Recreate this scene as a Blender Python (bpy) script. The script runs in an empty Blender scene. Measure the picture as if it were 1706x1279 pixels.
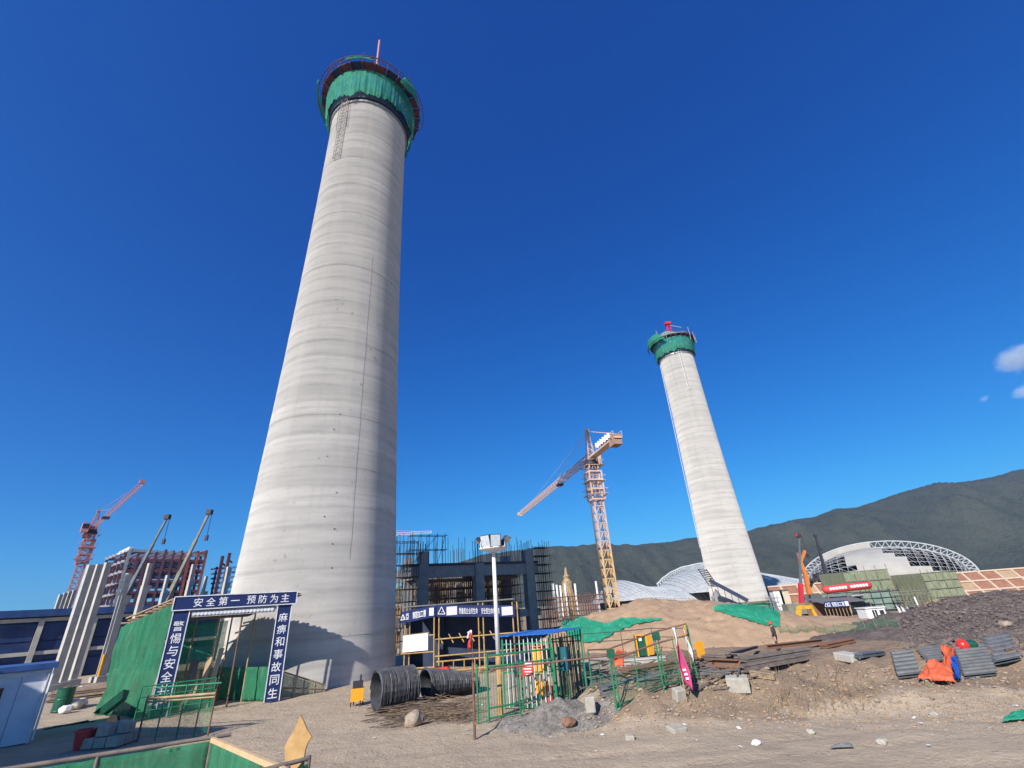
import bpy, bmesh, math, random
from mathutils import Vector, Matrix, noise
random.seed(7)
SC = bpy.context.scene
COL = SC.collection
R = math.radians

# ---------------------------------------------------------------- camera
F, CX, CY, EYE = 750.0, 853.0, 639.5, 4.0
VPX, VPY = 740.0, -880.0                       # vanishing point of the verticals in the photograph
_d = Vector((VPX - CX, VPY - CY)); _dist = _d.length
PITCH = math.atan2(F, _dist)
UPI = _d / _dist; RTI = Vector((-UPI.y, UPI.x))
_c, _s = math.cos(PITCH), math.sin(PITCH)
cam_d = bpy.data.cameras.new('camera'); cam = bpy.data.objects.new('camera', cam_d); COL.objects.link(cam)
cam_d.sensor_fit = 'HORIZONTAL'; cam_d.sensor_width = 36.0; cam_d.lens = F / 1706 * 36
cam_d.clip_start = 0.1; cam_d.clip_end = 20000
_U = Vector((0, -_s, _c)); _X = Vector((1, 0, 0)); _Fw = Vector((0, _c, _s))
_r = RTI.x * _X + UPI.x * _U; _u = -(RTI.y * _X + UPI.y * _U)
_m = Matrix.Identity(4)
for i in range(3):
    _m[i][0] = _r[i]; _m[i][1] = _u[i]; _m[i][2] = -_Fw[i]
_m[2][3] = EYE
cam.matrix_world = _m
SC.camera = cam

# ---------------------------------------------------------------- sky, sun, exposure
SUN_EL = R(33.0)
SUN_H = Vector((-0.475, -0.88)).normalized()    # horizontal direction towards the sun
SUN_DIR = Vector((SUN_H.x * math.cos(SUN_EL), SUN_H.y * math.cos(SUN_EL), math.sin(SUN_EL)))
W = bpy.data.worlds.new('World'); SC.world = W; W.use_nodes = True
_nt = W.node_tree; _nt.nodes.clear()
_sky = _nt.nodes.new('ShaderNodeTexSky'); _sky.sky_type = 'NISHITA'; _sky.sun_disc = False
_sky.sun_elevation = SUN_EL; _sky.sun_rotation = math.atan2(SUN_H.x, SUN_H.y)
_sky.altitude = 1500; _sky.air_density = 1.0; _sky.dust_density = 0.2; _sky.ozone_density = 3.5
_bg = _nt.nodes.new('ShaderNodeBackground'); _bg.inputs['Strength'].default_value = 0.08
_wo = _nt.nodes.new('ShaderNodeOutputWorld')
# the phone's deep blue rendering of the sky: one fixed tone curve for each channel, the same over the whole sky
_se = _nt.nodes.new('ShaderNodeSeparateColor'); _cc = _nt.nodes.new('ShaderNodeCombineColor')
_nt.links.new(_sky.outputs[0], _se.inputs[0])
for _i, (_k, _e) in enumerate(((.075, 1.75), (.56, 1.17), (1.7, .77))):
    _pw = _nt.nodes.new('ShaderNodeMath'); _pw.operation = 'POWER'; _pw.inputs[1].default_value = _e; _nt.links.new(_se.outputs[_i], _pw.inputs[0])
    _ml = _nt.nodes.new('ShaderNodeMath'); _ml.operation = 'MULTIPLY'; _ml.inputs[1].default_value = _k; _nt.links.new(_pw.outputs[0], _ml.inputs[0]); _nt.links.new(_ml.outputs[0], _cc.inputs[_i])
_nt.links.new(_cc.outputs[0], _bg.inputs['Color'])
_nt.links.new(_bg.outputs[0], _wo.inputs['Surface'])
sun_d = bpy.data.lights.new('sun', 'SUN'); sun_d.energy = 4.7; sun_d.angle = R(0.53); sun_d.color = (1.0, 0.95, 0.88)
sun = bpy.data.objects.new('sun', sun_d); COL.objects.link(sun)
sun.rotation_euler = SUN_DIR.to_track_quat('Z', 'Y').to_euler()
SC.view_settings.view_transform = 'Standard'; SC.view_settings.look = 'None'
SC.view_settings.exposure = 0.65; SC.view_settings.gamma = 1.0
SC.cycles.max_bounces = 6; SC.cycles.transparent_max_bounces = 16; SC.cycles.volume_bounces = 0

# ---------------------------------------------------------------- pixel -> place (a pixel gives a direction only)
def ray(px, py):
    v = Vector((px - CX, py - CY)); a = v.dot(RTI) / F; b = v.dot(UPI) / F
    return Vector((a, _c - b * _s, _s + b * _c))
def P(px, py, Y):                               # on the upright plane y = Y
    r = ray(px, py); return Vector((0, 0, EYE)) + r * (Y / r.y)
def G(px, py, z=0.0):                           # on the level z
    r = ray(px, py); return Vector((0, 0, EYE)) + r * ((z - EYE) / r.z)
def proj(p):
    q = Vector(p) - Vector((0, 0, EYE)); zc = q.y * _c + q.z * _s; b = -q.y * _s + q.z * _c
    v = (RTI * (q.x / zc) + UPI * (b / zc)) * F
    return Vector((v.x + CX, v.y + CY))
def zat(x, y, py):                              # height above (x, y) that shows at picture row py
    lo, hi = -30.0, 300.0
    for _ in range(50):
        m = (lo + hi) / 2
        if proj((x, y, m)).y > py: lo = m
        else: hi = m
    return lo
def sstep(a, b, x):
    t = min(1, max(0, (x - a) / (b - a))); return t * t * (3 - 2 * t)

# ---------------------------------------------------------------- mesh helpers
ORG = {}
def thing(name, label, cat, loc=(0, 0, 0), group=None):
    o = bpy.data.objects.new(name, None); COL.objects.link(o); o.location = loc; o.empty_display_size = .3
    o['label'] = label; o['category'] = cat
    if group: o['group'] = group
    ORG[o.name] = Vector(loc); return o
def tag(o, label, cat, group=None):
    o['label'] = label; o['category'] = cat
    if group: o['group'] = group
    return o
def org(par): return ORG.get(par.name, Vector((0, 0, 0))) if par else Vector((0, 0, 0))
class MB:
    def __init__(s): s.v = []; s.f = []; s.mi = []; s.cur = 0
    def add(s, vs, fs):
        n = len(s.v); s.v += [Vector(v) for v in vs]; s.f += [tuple(i + n for i in f) for f in fs]; s.mi += [s.cur] * len(fs); return s
    def box(s, c, d, rz=0.0, M=None):
        c = Vector(c); h = Vector(d) / 2; q = Matrix.Rotation(rz, 3, 'Z') if M is None else M
        vs = [c + q @ Vector((x * h.x, y * h.y, z * h.z)) for z in (-1, 1) for y in (-1, 1) for x in (-1, 1)]
        return s.add(vs, [(0, 2, 3, 1), (4, 5, 7, 6), (0, 1, 5, 4), (2, 6, 7, 3), (0, 4, 6, 2), (1, 3, 7, 5)])
    def bar(s, a, b, w, h=None, up=(0, 0, 1)):
        a = Vector(a); b = Vector(b); h = h or w; L = (b - a).length
        if L < 1e-6: return s
        return s.box((a + b) / 2, (L, w, h), M=frame(b - a, up))
    def tube(s, a, b, r, n=6, r2=None, cap=True):
        a = Vector(a); b = Vector(b); r2 = r if r2 is None else r2
        if (b - a).length < 1e-6: return s
        M = frame(b - a); vs = []
        for p, rr in ((a, r), (b, r2)):
            for i in range(n):
                t = 2 * math.pi * i / n; vs.append(p + M @ Vector((0, rr * math.cos(t), rr * math.sin(t))))
        fs = [(i, (i + 1) % n, n + (i + 1) % n, n + i) for i in range(n)]
        if cap: fs += [tuple(range(n))[::-1], tuple(range(n, 2 * n))]
        return s.add(vs, fs)
    def path(s, pts, r, n=6):
        for a, b in zip(pts, pts[1:]): s.tube(a, b, r, n)
        return s
    def lathe(s, c, prof, n=24, cap=True, a0=0.0, a1=2 * math.pi):
        c = Vector(c); full = abs(a1 - a0 - 2 * math.pi) < 1e-6; m = n if full else n + 1; vs = []
        for r, z in prof:
            for i in range(m):
                t = a0 + (a1 - a0) * i / n; vs.append(c + Vector((r * math.cos(t), r * math.sin(t), z)))
        fs = []
        for k in range(len(prof) - 1):
            for i in range(n):
                j = (i + 1) % m; fs.append((k * m + i, k * m + j, (k + 1) * m + j, (k + 1) * m + i))
        if cap and full: fs += [tuple(range(m))[::-1], tuple(range((len(prof) - 1) * m, len(prof) * m))]
        return s.add(vs, fs)
    def grid(s, fn, nu, nv):
        vs = [fn(i / nu, j / nv) for j in range(nv + 1) for i in range(nu + 1)]
        return s.add(vs, [(j * (nu + 1) + i, j * (nu + 1) + i + 1, (j + 1) * (nu + 1) + i + 1, (j + 1) * (nu + 1) + i) for j in range(nv) for i in range(nu)])
    def sheet(s, fn, nu, nv, th=.02):           # thin sheet with two sides
        g = MB().grid(fn, nu, nv); n = len(g.v); nr = [Vector((0, 0, 0)) for _ in g.v]
        for f in g.f:
            q = (g.v[f[1]] - g.v[f[0]]).cross(g.v[f[3]] - g.v[f[0]])
            for i in f: nr[i] += q
        vs = g.v + [v - (q.normalized() * th if q.length > 0 else Vector((0, 0, th))) for v, q in zip(g.v, nr)]
        fs = list(g.f) + [tuple(i + n for i in f[::-1]) for f in g.f]
        ring = [i for i in range(nu + 1)] + [j * (nu + 1) + nu for j in range(1, nv + 1)] + [nv * (nu + 1) + i for i in range(nu - 1, -1, -1)] + [j * (nu + 1) for j in range(nv - 1, 0, -1)]
        for a, b in zip(ring, ring[1:] + ring[:1]): fs.append((b, a, a + n, b + n))
        return s.add(vs, fs)
    def rock(s, c, rad, sq=.7, seed=0, sub=0):
        c = Vector(c); t = (1 + 5 ** .5) / 2
        vs = [(-1, t, 0), (1, t, 0), (-1, -t, 0), (1, -t, 0), (0, -1, t), (0, 1, t), (0, -1, -t), (0, 1, -t), (t, 0, -1), (t, 0, 1), (-t, 0, -1), (-t, 0, 1)]
        fs = [(0, 11, 5), (0, 5, 1), (0, 1, 7), (0, 7, 10), (0, 10, 11), (1, 5, 9), (5, 11, 4), (11, 10, 2), (10, 7, 6), (7, 1, 8), (3, 9, 4), (3, 4, 2), (3, 2, 6), (3, 6, 8), (3, 8, 9), (4, 9, 5), (2, 4, 11), (6, 2, 10), (8, 6, 7), (9, 8, 1)]
        vs = [Vector(v).normalized() for v in vs]
        for _ in range(sub):
            mid = {}; nf = []
            def mp(a, b):
                k = (min(a, b), max(a, b))
                if k not in mid: vs.append(((vs[a] + vs[b]) / 2).normalized()); mid[k] = len(vs) - 1
                return mid[k]
            for a, b, d in fs:
                x, y, z = mp(a, b), mp(b, d), mp(d, a); nf += [(a, x, z), (b, y, x), (d, z, y), (x, y, z)]
            fs = nf
        rnd = random.Random(seed); M = Matrix.Rotation(rnd.random() * 6.3, 3, 'Z'); sx = rnd.uniform(.8, 1.25)
        return s.add([c + M @ Vector((v.x * sx, v.y, v.z * sq)) * rad * (1 + .35 * noise.noise(v * 1.3 + Vector((seed * 3.1, 0, 0)))) for v in vs], fs)
    def build(s, name, mats, par=None, kind=None, smooth=False, label=None):
        o0 = org(par); me = bpy.data.meshes.new(name)
        me.from_pydata([v - o0 for v in s.v], [], s.f)
        for m in (mats if isinstance(mats, (list, tuple)) else [mats]): me.materials.append(MAT(m))
        if len(me.materials) > 1: me.polygons.foreach_set('material_index', s.mi)
        if smooth: me.polygons.foreach_set('use_smooth', [True] * len(me.polygons))
        return link(name, me, par, kind, label)
def link(name, me, par=None, kind=None, label=None):
    o = bpy.data.objects.new(name, me); COL.objects.link(o)
    if par: o.parent = par; ORG[o.name] = org(par)
    if kind: o['kind'] = kind
    if label: o['label'] = label
    return o
def frame(d, up=(0, 0, 1)):
    x = Vector(d).normalized(); u = Vector(up)
    if abs(x.dot(u)) > .995: u = Vector((0, 1, 0))
    y = u.cross(x).normalized(); z = x.cross(y)
    return Matrix((x, y, z)).transposed()
_CACHE = {}
def unit(shape, m):
    k = (shape, m)
    if k not in _CACHE:
        b = MB()
        if shape == 'box': b.box((0, 0, 0), (1, 1, 1))
        elif shape == 'tube': b.tube((-.5, 0, 0), (.5, 0, 0), 1, 8)
        elif shape == 'tubelo': b.tube((-.5, 0, 0), (.5, 0, 0), 1, 5)
        me = bpy.data.meshes.new(shape + '_piece'); me.from_pydata(b.v, [], b.f); me.materials.append(MAT(m))
        if shape != 'box': me.polygons.foreach_set('use_smooth', [len(p.vertices) == 4 for p in me.polygons])
        _CACHE[k] = me
    return _CACHE[k]
def piece(name, a, b, w, h, m, par, shape='box', up=(0, 0, 1), kind=None):
    a = Vector(a); b = Vector(b); o0 = org(par); o = link(name, unit(shape, m), par, kind)
    M = frame(b - a, up).to_4x4(); M.translation = (a + b) / 2 - o0
    o.matrix_basis = M @ Matrix.Diagonal(((b - a).length, w, h, 1)); return o
def bar(name, a, b, w, m, par, h=None, up=(0, 0, 1)): return piece(name, a, b, w, h or w, m, par, 'box', up)
def pole(name, a, b, r, m, par): return piece(name, a, b, r, r, m, par, 'tube')
def blk(name, c, d, m, par, rz=0.0):
    q = Matrix.Rotation(rz, 3, 'Z'); c = Vector(c); h = q @ Vector((d[0] / 2, 0, 0))
    return piece(name, c - h, c + h, d[1], d[2], m, par)
def copytree(o, loc, label=None, group=None):
    c = o.copy(); COL.objects.link(c); c.location = loc; ORG[c.name] = Vector(loc)
    if label: c['label'] = label
    if group: c['group'] = group
    for ch in o.children:
        k = ch.copy(); COL.objects.link(k); k.parent = c
        for g in ch.children:
            q = g.copy(); COL.objects.link(q); q.parent = k
    return c
_TXT = {}
def text(s, m, par, origin, ux, uy, size, name='lettering', th=.004, vert=False, width=None, bold=.004):
    """lettering as thin mesh; ux / uy: unit vectors along the line and up; origin = centre of the line"""
    if s not in _TXT:
        cu = bpy.data.curves.new('txt', 'FONT'); cu.body = s; cu.align_x = 'CENTER'; cu.align_y = 'CENTER'; cu.size = 1.0
        cu.extrude = th; cu.offset = bold; cu.resolution_u = 2
        ob = bpy.data.objects.new('txt', cu); COL.objects.link(ob)
        dg = bpy.context.evaluated_depsgraph_get(); me = bpy.data.meshes.new_from_object(ob.evaluated_get(dg))
        COL.objects.unlink(ob); bpy.data.objects.remove(ob)
        _TXT[s] = ([v.co.copy() for v in me.vertices], [tuple(p.vertices) for p in me.polygons])
    vs, fs = _TXT[s]
    if not vs: return None
    xs = [v.x for v in vs]; ys = [v.y for v in vs]; cx = (min(xs) + max(xs)) / 2; cy = (min(ys) + max(ys)) / 2
    kx = width / (max(xs) - min(xs)) if width else size / max(.01, max(max(ys) - min(ys), (max(xs) - min(xs)) if len(s) == 1 else 0))
    ky = size / max(.01, max(max(ys) - min(ys), (max(xs) - min(xs)) if len(s) == 1 else 0))
    ux = Vector(ux).normalized(); uy = Vector(uy).normalized(); un = ux.cross(uy)
    b = MB(); b.add([Vector(origin) + ux * (v.x - cx) * kx + uy * (v.y - cy) * ky + un * (v.z + .006) for v in vs], fs)
    return b.build(name, m, par)
# ---------------------------------------------------------------- materials (procedural)
_M = {}
def mix_col(nt, fac, a, b, blend='MIX'):
    n = nt.nodes.new('ShaderNodeMix'); n.data_type = 'RGBA'; n.blend_type = blend
    for sock, v in ((n.inputs[0], fac), (n.inputs[6], a), (n.inputs[7], b)):
        if hasattr(v, 'type'): nt.links.new(v, sock)
        else: sock.default_value = v if isinstance(v, (int, float)) else (*v, 1)
    return n.outputs[2]
def ntex(nt, scale, detail=5, rough=.6, vec=None, dist=0):
    n = nt.nodes.new('ShaderNodeTexNoise'); n.inputs['Scale'].default_value = scale; n.inputs['Detail'].default_value = detail
    n.inputs['Roughness'].default_value = rough; n.inputs['Distortion'].default_value = dist
    if vec is None: vec = wpos(nt)
    nt.links.new(vec, n.inputs['Vector']); return n.outputs[0]
def wpos(nt, sc=None):
    g = nt.nodes.new('ShaderNodeNewGeometry'); o = g.outputs['Position']
    if sc:
        m = nt.nodes.new('ShaderNodeVectorMath'); m.operation = 'MULTIPLY'; nt.links.new(o, m.inputs[0]); m.inputs[1].default_value = sc; o = m.outputs[0]
    return o
def ramp(nt, v, lo, hi, a=0.0, b=1.0):
    n = nt.nodes.new('ShaderNodeMapRange'); nt.links.new(v, n.inputs[0])
    for i, q in enumerate((lo, hi, a, b)): n.inputs[i + 1].default_value = q
    return n.outputs[0]
def math_n(nt, op, a, b=None):
    n = nt.nodes.new('ShaderNodeMath'); n.operation = op
    for i, v in enumerate((a, b)):
        if v is None: continue
        if hasattr(v, 'type'): nt.links.new(v, n.inputs[i])
        else: n.inputs[i].default_value = v
    return n.outputs[0]
def bumpn(nt, h, strength=.4, dist=.05):
    n = nt.nodes.new('ShaderNodeBump'); n.inputs['Strength'].default_value = strength; n.inputs['Distance'].default_value = dist
    nt.links.new(h, n.inputs['Height']); return n.outputs[0]
def newmat(name):
    m = bpy.data.materials.new(name); m.use_nodes = True; nt = m.node_tree
    return m, nt, nt.nodes['Principled BSDF'], nt.nodes['Material Output']
def simple(name, c, c2=None, rough=.75, scale=4.0, metal=0.0, bump=0.0, bscale=None, bdist=.02, dirt=None, dscale=1.2, damt=.5, spec=.3):
    m, nt, b, out = newmat(name); c2 = c2 or tuple(x * .72 for x in c)
    col = mix_col(nt, ramp(nt, ntex(nt, scale), .35, .65), c, c2)
    if dirt: col = mix_col(nt, ramp(nt, ntex(nt, dscale, 7, .7), .5, .72, 0, damt), col, dirt)
    nt.links.new(col, b.inputs['Base Color']); b.inputs['Metallic'].default_value = metal
    b.inputs['Specular IOR Level'].default_value = spec
    nt.links.new(ramp(nt, ntex(nt, scale * 2.3), .3, .7, max(.05, rough - .12), min(1, rough + .12)), b.inputs['Roughness'])
    if bump: nt.links.new(bumpn(nt, ntex(nt, bscale or scale * 4, 8, .65), bump, bdist), b.inputs['Normal'])
    _M[name] = m; return m
def netmat(name, c, c2, hole=.25, transl=.35):
    m, nt, b, out = newmat(name)
    col = mix_col(nt, ramp(nt, ntex(nt, 1.1, 6, .7), .3, .7), c, c2)
    col = mix_col(nt, ramp(nt, ntex(nt, 1.0, 6, .7, wpos(nt, (3.5, 3.5, .5)), .6), .45, .75, 0, .6), col, tuple(min(1, x * 1.5 + .05) for x in c))
    nt.links.new(col, b.inputs['Base Color']); b.inputs['Roughness'].default_value = .8; b.inputs['Specular IOR Level'].default_value = .15
    tl = nt.nodes.new('ShaderNodeBsdfTranslucent'); nt.links.new(col, tl.inputs['Color'])
    mx = nt.nodes.new('ShaderNodeMixShader'); mx.inputs[0].default_value = transl
    nt.links.new(b.outputs[0], mx.inputs[1]); nt.links.new(tl.outputs[0], mx.inputs[2])
    tr = nt.nodes.new('ShaderNodeBsdfTransparent'); mx2 = nt.nodes.new('ShaderNodeMixShader')
    nt.links.new(ramp(nt, ntex(nt, 14, 3, .6), .3, .75, max(0, hole - .15), min(1, hole + .15)), mx2.inputs[0])
    nt.links.new(mx.outputs[0], mx2.inputs[1]); nt.links.new(tr.outputs[0], mx2.inputs[2])
    nt.links.new(mx2.outputs[0], out.inputs['Surface']); _M[name] = m
def MAT(n): return _M[n] if isinstance(n, str) else n
# concrete of the chimneys: casting lifts as faint bands, streaks running down, blotches
def tower_mat():
    m, nt, b, out = newmat('shaft_concrete')
    band = ntex(nt, 1.0, 4, .55, wpos(nt, (.05, .05, .62)), .25)
    band2 = ntex(nt, 1.0, 5, .6, wpos(nt, (.16, .16, 2.4)), .3)
    streak = ntex(nt, 1.0, 6, .65, wpos(nt, (1.3, 1.3, .045)))
    blot = ntex(nt, .35, 6, .6); fine = ntex(nt, 6, 8, .7)
    col = mix_col(nt, ramp(nt, band, .32, .68), (.63, .595, .55), (.51, .485, .45))
    col = mix_col(nt, ramp(nt, band2, .42, .66, 0, .55), col, (.36, .34, .315))
    col = mix_col(nt, ramp(nt, streak, .52, .75, 0, .5), col, (.41, .39, .36))
    col = mix_col(nt, ramp(nt, blot, .5, .75, 0, .5), col, (.66, .625, .57))
    col = mix_col(nt, ramp(nt, fine, .35, .7, 0, .3), col, (.42, .40, .37))
    oi = nt.nodes.new('ShaderNodeObjectInfo'); col = mix_col(nt, ramp(nt, oi.outputs['Random'], 0, 1, 0, .4), col, (.40, .38, .35))
    tc = nt.nodes.new('ShaderNodeTexCoord'); sx = nt.nodes.new('ShaderNodeSeparateXYZ'); nt.links.new(tc.outputs['Generated'], sx.inputs[0])
    jn = ntex(nt, 1.0, 4, .6, wpos(nt, (.35, .35, .35)), .3); edge = math_n(nt, 'ABSOLUTE', math_n(nt, 'SUBTRACT', math_n(nt, 'ADD', sx.outputs[2], ramp(nt, jn, .3, .7, -.09, .09)), .5))
    jm = math_n(nt, 'MULTIPLY', ramp(nt, edge, .33, .5), ramp(nt, ntex(nt, .22, 4, .6), .36, .6, .05, .5)); col = mix_col(nt, jm, col, (.33, .315, .295))
    pit = ntex(nt, 1.0, 3, .5, wpos(nt, (2.2, 2.2, 2.2)), .2); col = mix_col(nt, ramp(nt, pit, .68, .74, 0, .5), col, (.25, .235, .215))
    vert = ntex(nt, 1.0, 2, .4, wpos(nt, (.9, .9, .02))); col = mix_col(nt, ramp(nt, vert, .55, .62, 0, .25), col, (.55, .51, .45))
    nt.links.new(col, b.inputs['Base Color']); b.inputs['Roughness'].default_value = .9; b.inputs['Diffuse Roughness'].default_value = .9; b.inputs['Specular IOR Level'].default_value = .15
    h = math_n(nt, 'ADD', band2, math_n(nt, 'MULTIPLY', fine, .4))
    nt.links.new(bumpn(nt, h, .25, .05), b.inputs['Normal']); _M['shaft_concrete'] = m
tower_mat()
def soil_mat():
    m, nt, b, out = newmat('soil')
    at = nt.nodes.new('ShaderNodeAttribute'); at.attribute_name = 'soil'
    big = ntex(nt, .22, 6, .6); mid = ntex(nt, 1.3, 8, .65); fine = ntex(nt, 9, 8, .7); wv = ntex(nt, 1.0, 5, .6, wpos(nt, (.5, 1.6, 1)), .4)
    road = mix_col(nt, ramp(nt, big, .3, .7), (.52, .41, .285), (.43, .335, .235))
    road = mix_col(nt, ramp(nt, wv, .45, .7, 0, .55), road, (.35, .285, .21))
    road = mix_col(nt, ramp(nt, mid, .5, .75, 0, .5), road, (.58, .48, .355))
    berm = mix_col(nt, ramp(nt, mid, .3, .7), (.34, .235, .155), (.23, .165, .115))
    berm = mix_col(nt, ramp(nt, fine, .55, .75, 0, .5), berm, (.46, .36, .26))
    berm = mix_col(nt, ramp(nt, big, .5, .7, 0, .6), berm, (.29, .235, .17))
    f = math_n(nt, 'ADD', at.outputs['Fac'], ramp(nt, mid, .3, .7, -.25, .25)); f = ramp(nt, f, .35, .65)
    col = mix_col(nt, f, road, berm)
    col = mix_col(nt, ramp(nt, fine, .3, .7, 0, .25), col, (.15, .122, .1))
    nt.links.new(col, b.inputs['Base Color']); b.inputs['Roughness'].default_value = .95; b.inputs['Specular IOR Level'].default_value = .12
    h = math_n(nt, 'ADD', math_n(nt, 'MULTIPLY', mid, 1.6), math_n(nt, 'MULTIPLY', fine, .7))
    nt.links.new(bumpn(nt, h, .8, .12), b.inputs['Normal']); _M['soil'] = m
soil_mat()
def hill_mat():
    m, nt, b, out = newmat('wooded_hill')
    a = ntex(nt, .004, 8, .62); c = ntex(nt, .03, 8, .7); d = ntex(nt, .16, 4, .7)
    col = mix_col(nt, ramp(nt, a, .35, .65), (.085, .09, .066), (.06, .07, .054))
    col = mix_col(nt, ramp(nt, c, .45, .7, 0, .8), col, (.035, .046, .03))
    col = mix_col(nt, ramp(nt, a, .62, .75, 0, .55), col, (.15, .125, .092))
    col = mix_col(nt, ramp(nt, d, .42, .62, 0, .75), col, (.09, .092, .056))
    nt.links.new(col, b.inputs['Base Color']); b.inputs['Roughness'].default_value = 1; b.inputs['Specular IOR Level'].default_value = 0.05
    nt.links.new(bumpn(nt, math_n(nt, 'ADD', c, d), .9, 9.0), b.inputs['Normal']); _M['wooded_hill'] = m
hill_mat()
S = simple
S('mound_soil', (.40, .275, .175), (.31, .205, .13), .95, 1.1, bump=.6, bscale=3.5, bdist=.12, dirt=(.47, .36, .25), dscale=2.2, damt=.6, spec=.1)
S('slag', (.14, .112, .10), (.085, .068, .062), .95, 1.6, bump=.8, bscale=5, bdist=.12, dirt=(.20, .165, .145), dscale=2.4, damt=.8, spec=.15)
S('grey_gravel', (.24, .215, .19), (.15, .135, .12), .95, 5, bump=.9, bscale=14, bdist=.06, dirt=(.36, .33, .29), dscale=8, damt=.7, spec=.15)
S('pebble', (.34, .29, .235), (.2, .165, .135), .9, 2.1, spec=.2)
S('slag_lump', (.18, .145, .13), (.09, .072, .066), .9, 2.1, spec=.2)
S('stone', (.36, .29, .215), (.24, .195, .15), .9, 5, bump=.5, bscale=14)
S('precast', (.47, .44, .385), (.37, .35, .31), .88, 1.5, bump=.2, bscale=12, dirt=(.29, .275, .25), dscale=.8)
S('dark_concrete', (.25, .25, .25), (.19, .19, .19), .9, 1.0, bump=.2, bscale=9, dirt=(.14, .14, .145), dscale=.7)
S('pale_block', (.42, .39, .32), (.33, .305, .255), .9, 4, bump=.3, bscale=20, dirt=(.25, .22, .18), dscale=2)
S('navy_panel', (.022, .045, .135), (.016, .03, .09), .45, .7, dirt=(.07, .09, .14), dscale=.6, damt=.4)
S('banner_blue', (.014, .028, .115), (.011, .021, .085), .5, 2, dirt=(.05, .07, .15), dscale=1.5, damt=.3)
S('letter_white', (.8, .8, .8), (.68, .68, .7), .6, 5)
S('frame_white', (.72, .73, .74), (.55, .56, .58), .5, 3)
S('white_paint', (.78, .77, .75), (.66, .65, .63), .4, 4, dirt=(.38, .33, .27), dscale=3, damt=.4)
S('cabin_white', (.72, .74, .77), (.60, .63, .68), .5, .7, dirt=(.42, .42, .43), dscale=1.2, damt=.4)
S('cabin_blue', (.05, .12, .32), (.035, .08, .22), .5, 2)
S('window_dark', (.015, .02, .03), (.03, .04, .055), .12, 2, spec=.6)
S('red_primer', (.30, .085, .06), (.19, .055, .045), .65, 1.0, dirt=(.14, .06, .06), dscale=1.5)
S('purple_primer', (.115, .05, .07), (.06, .035, .055), .6, 1.0, dirt=(.17, .10, .09), dscale=1.5)
S('blue_steel', (.03, .075, .21), (.02, .05, .15), .5, 1.5)
S('grey_steel', (.34, .36, .38), (.24, .26, .28), .45, 3, metal=.4, dirt=(.22, .15, .1), dscale=2)
S('galv', (.40, .41, .41), (.33, .34, .34), .6, .5, dirt=(.20, .20, .20), dscale=.25, damt=.5)
S('shell_pale', (.37, .35, .305), (.30, .285, .255), .7, .12, dirt=(.38, .37, .34), dscale=.08, damt=.6)
S('shell_shade', (.05, .055, .07), (.03, .035, .05), .8, .2)
S('grid_white', (.50, .52, .52), (.40, .42, .43), .5, .4)
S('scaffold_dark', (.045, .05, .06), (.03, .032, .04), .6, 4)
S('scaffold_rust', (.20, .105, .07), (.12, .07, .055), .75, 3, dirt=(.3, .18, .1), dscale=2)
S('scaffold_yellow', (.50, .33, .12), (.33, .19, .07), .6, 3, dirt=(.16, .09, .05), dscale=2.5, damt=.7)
S('rebar', (.085, .055, .045), (.05, .038, .035), .7, 5)
S('wire', (.13, .135, .15), (.065, .068, .078), .45, 4, metal=.4, dirt=(.13, .10, .08), dscale=2, damt=.5)
S('fence_green', (.025, .22, .10), (.02, .16, .075), .45, 4, dirt=(.06, .16, .08), dscale=5, damt=.5)
S('dark_green', (.01, .10, .055), (.012, .065, .04), .5, 4)
S('crane_cream', (.62, .43, .33), (.56, .36, .26), .5, .8, dirt=(.66, .6, .54), dscale=.6, damt=.8)
S('crane_yellow', (.68, .46, .22), (.60, .38, .16), .5, .8, dirt=(.6, .5, .35), dscale=.6, damt=.6)
S('crane_red', (.50, .12, .10), (.38, .09, .08), .5, 1, dirt=(.45, .25, .2), dscale=1)
S('crane_dark', (.05, .045, .055), (.035, .03, .04), .5, 2)
S('counterweight', (.36, .23, .16), (.28, .17, .12), .9, 1)
S('boom_grey', (.15, .165, .18), (.10, .115, .13), .5, 1.5, metal=.2)
S('boom_olive', (.23, .22, .16), (.16, .155, .12), .5, 1.5)
S('boom_red', (.55, .03, .05), (.45, .03, .04), .45, 1.5)
S('orange_paint', (.60, .19, .04), (.48, .15, .035), .5, 1.5, dirt=(.3, .16, .08), dscale=2)
S('machine_yellow', (.68, .38, .03), (.55, .30, .03), .45, 3, dirt=(.25, .16, .07), dscale=3)
S('cabinet_yellow', (.80, .36, .02), (.68, .30, .02), .45, 3, dirt=(.4, .22, .05), dscale=4, damt=.35)
S('rubber', (.02, .02, .02), (.035, .033, .03), .8, 8)
S('bamboo', (.44, .32, .18), (.30, .205, .115), .7, 3, dirt=(.2, .14, .09), dscale=4)
S('timber', (.36, .26, .165), (.23, .165, .115), .8, 3, bump=.3, bscale=25, dirt=(.15, .115, .09), dscale=2)
S('fresh_plank', (.60, .42, .24), (.50, .34, .19), .75, 3, bump=.2, bscale=20)
S('plywood', (.52, .32, .13), (.40, .235, .09), .75, 2.5, bump=.25, bscale=25, dirt=(.62, .44, .25), dscale=3)
S('old_timber', (.19, .155, .13), (.115, .095, .085), .85, 2.5, bump=.3, bscale=25, dirt=(.27, .2, .14), dscale=2)
S('rust_steel', (.26, .125, .07), (.16, .085, .055), .8, 3, dirt=(.32, .2, .12), dscale=3)
S('slate_sheet', (.16, .16, .155), (.11, .112, .112), .6, 3, dirt=(.22, .2, .17), dscale=2.5)
S('roof_blue', (.03, .16, .50), (.025, .13, .42), .4, 2, dirt=(.12, .22, .42), dscale=2, damt=.3)
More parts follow.
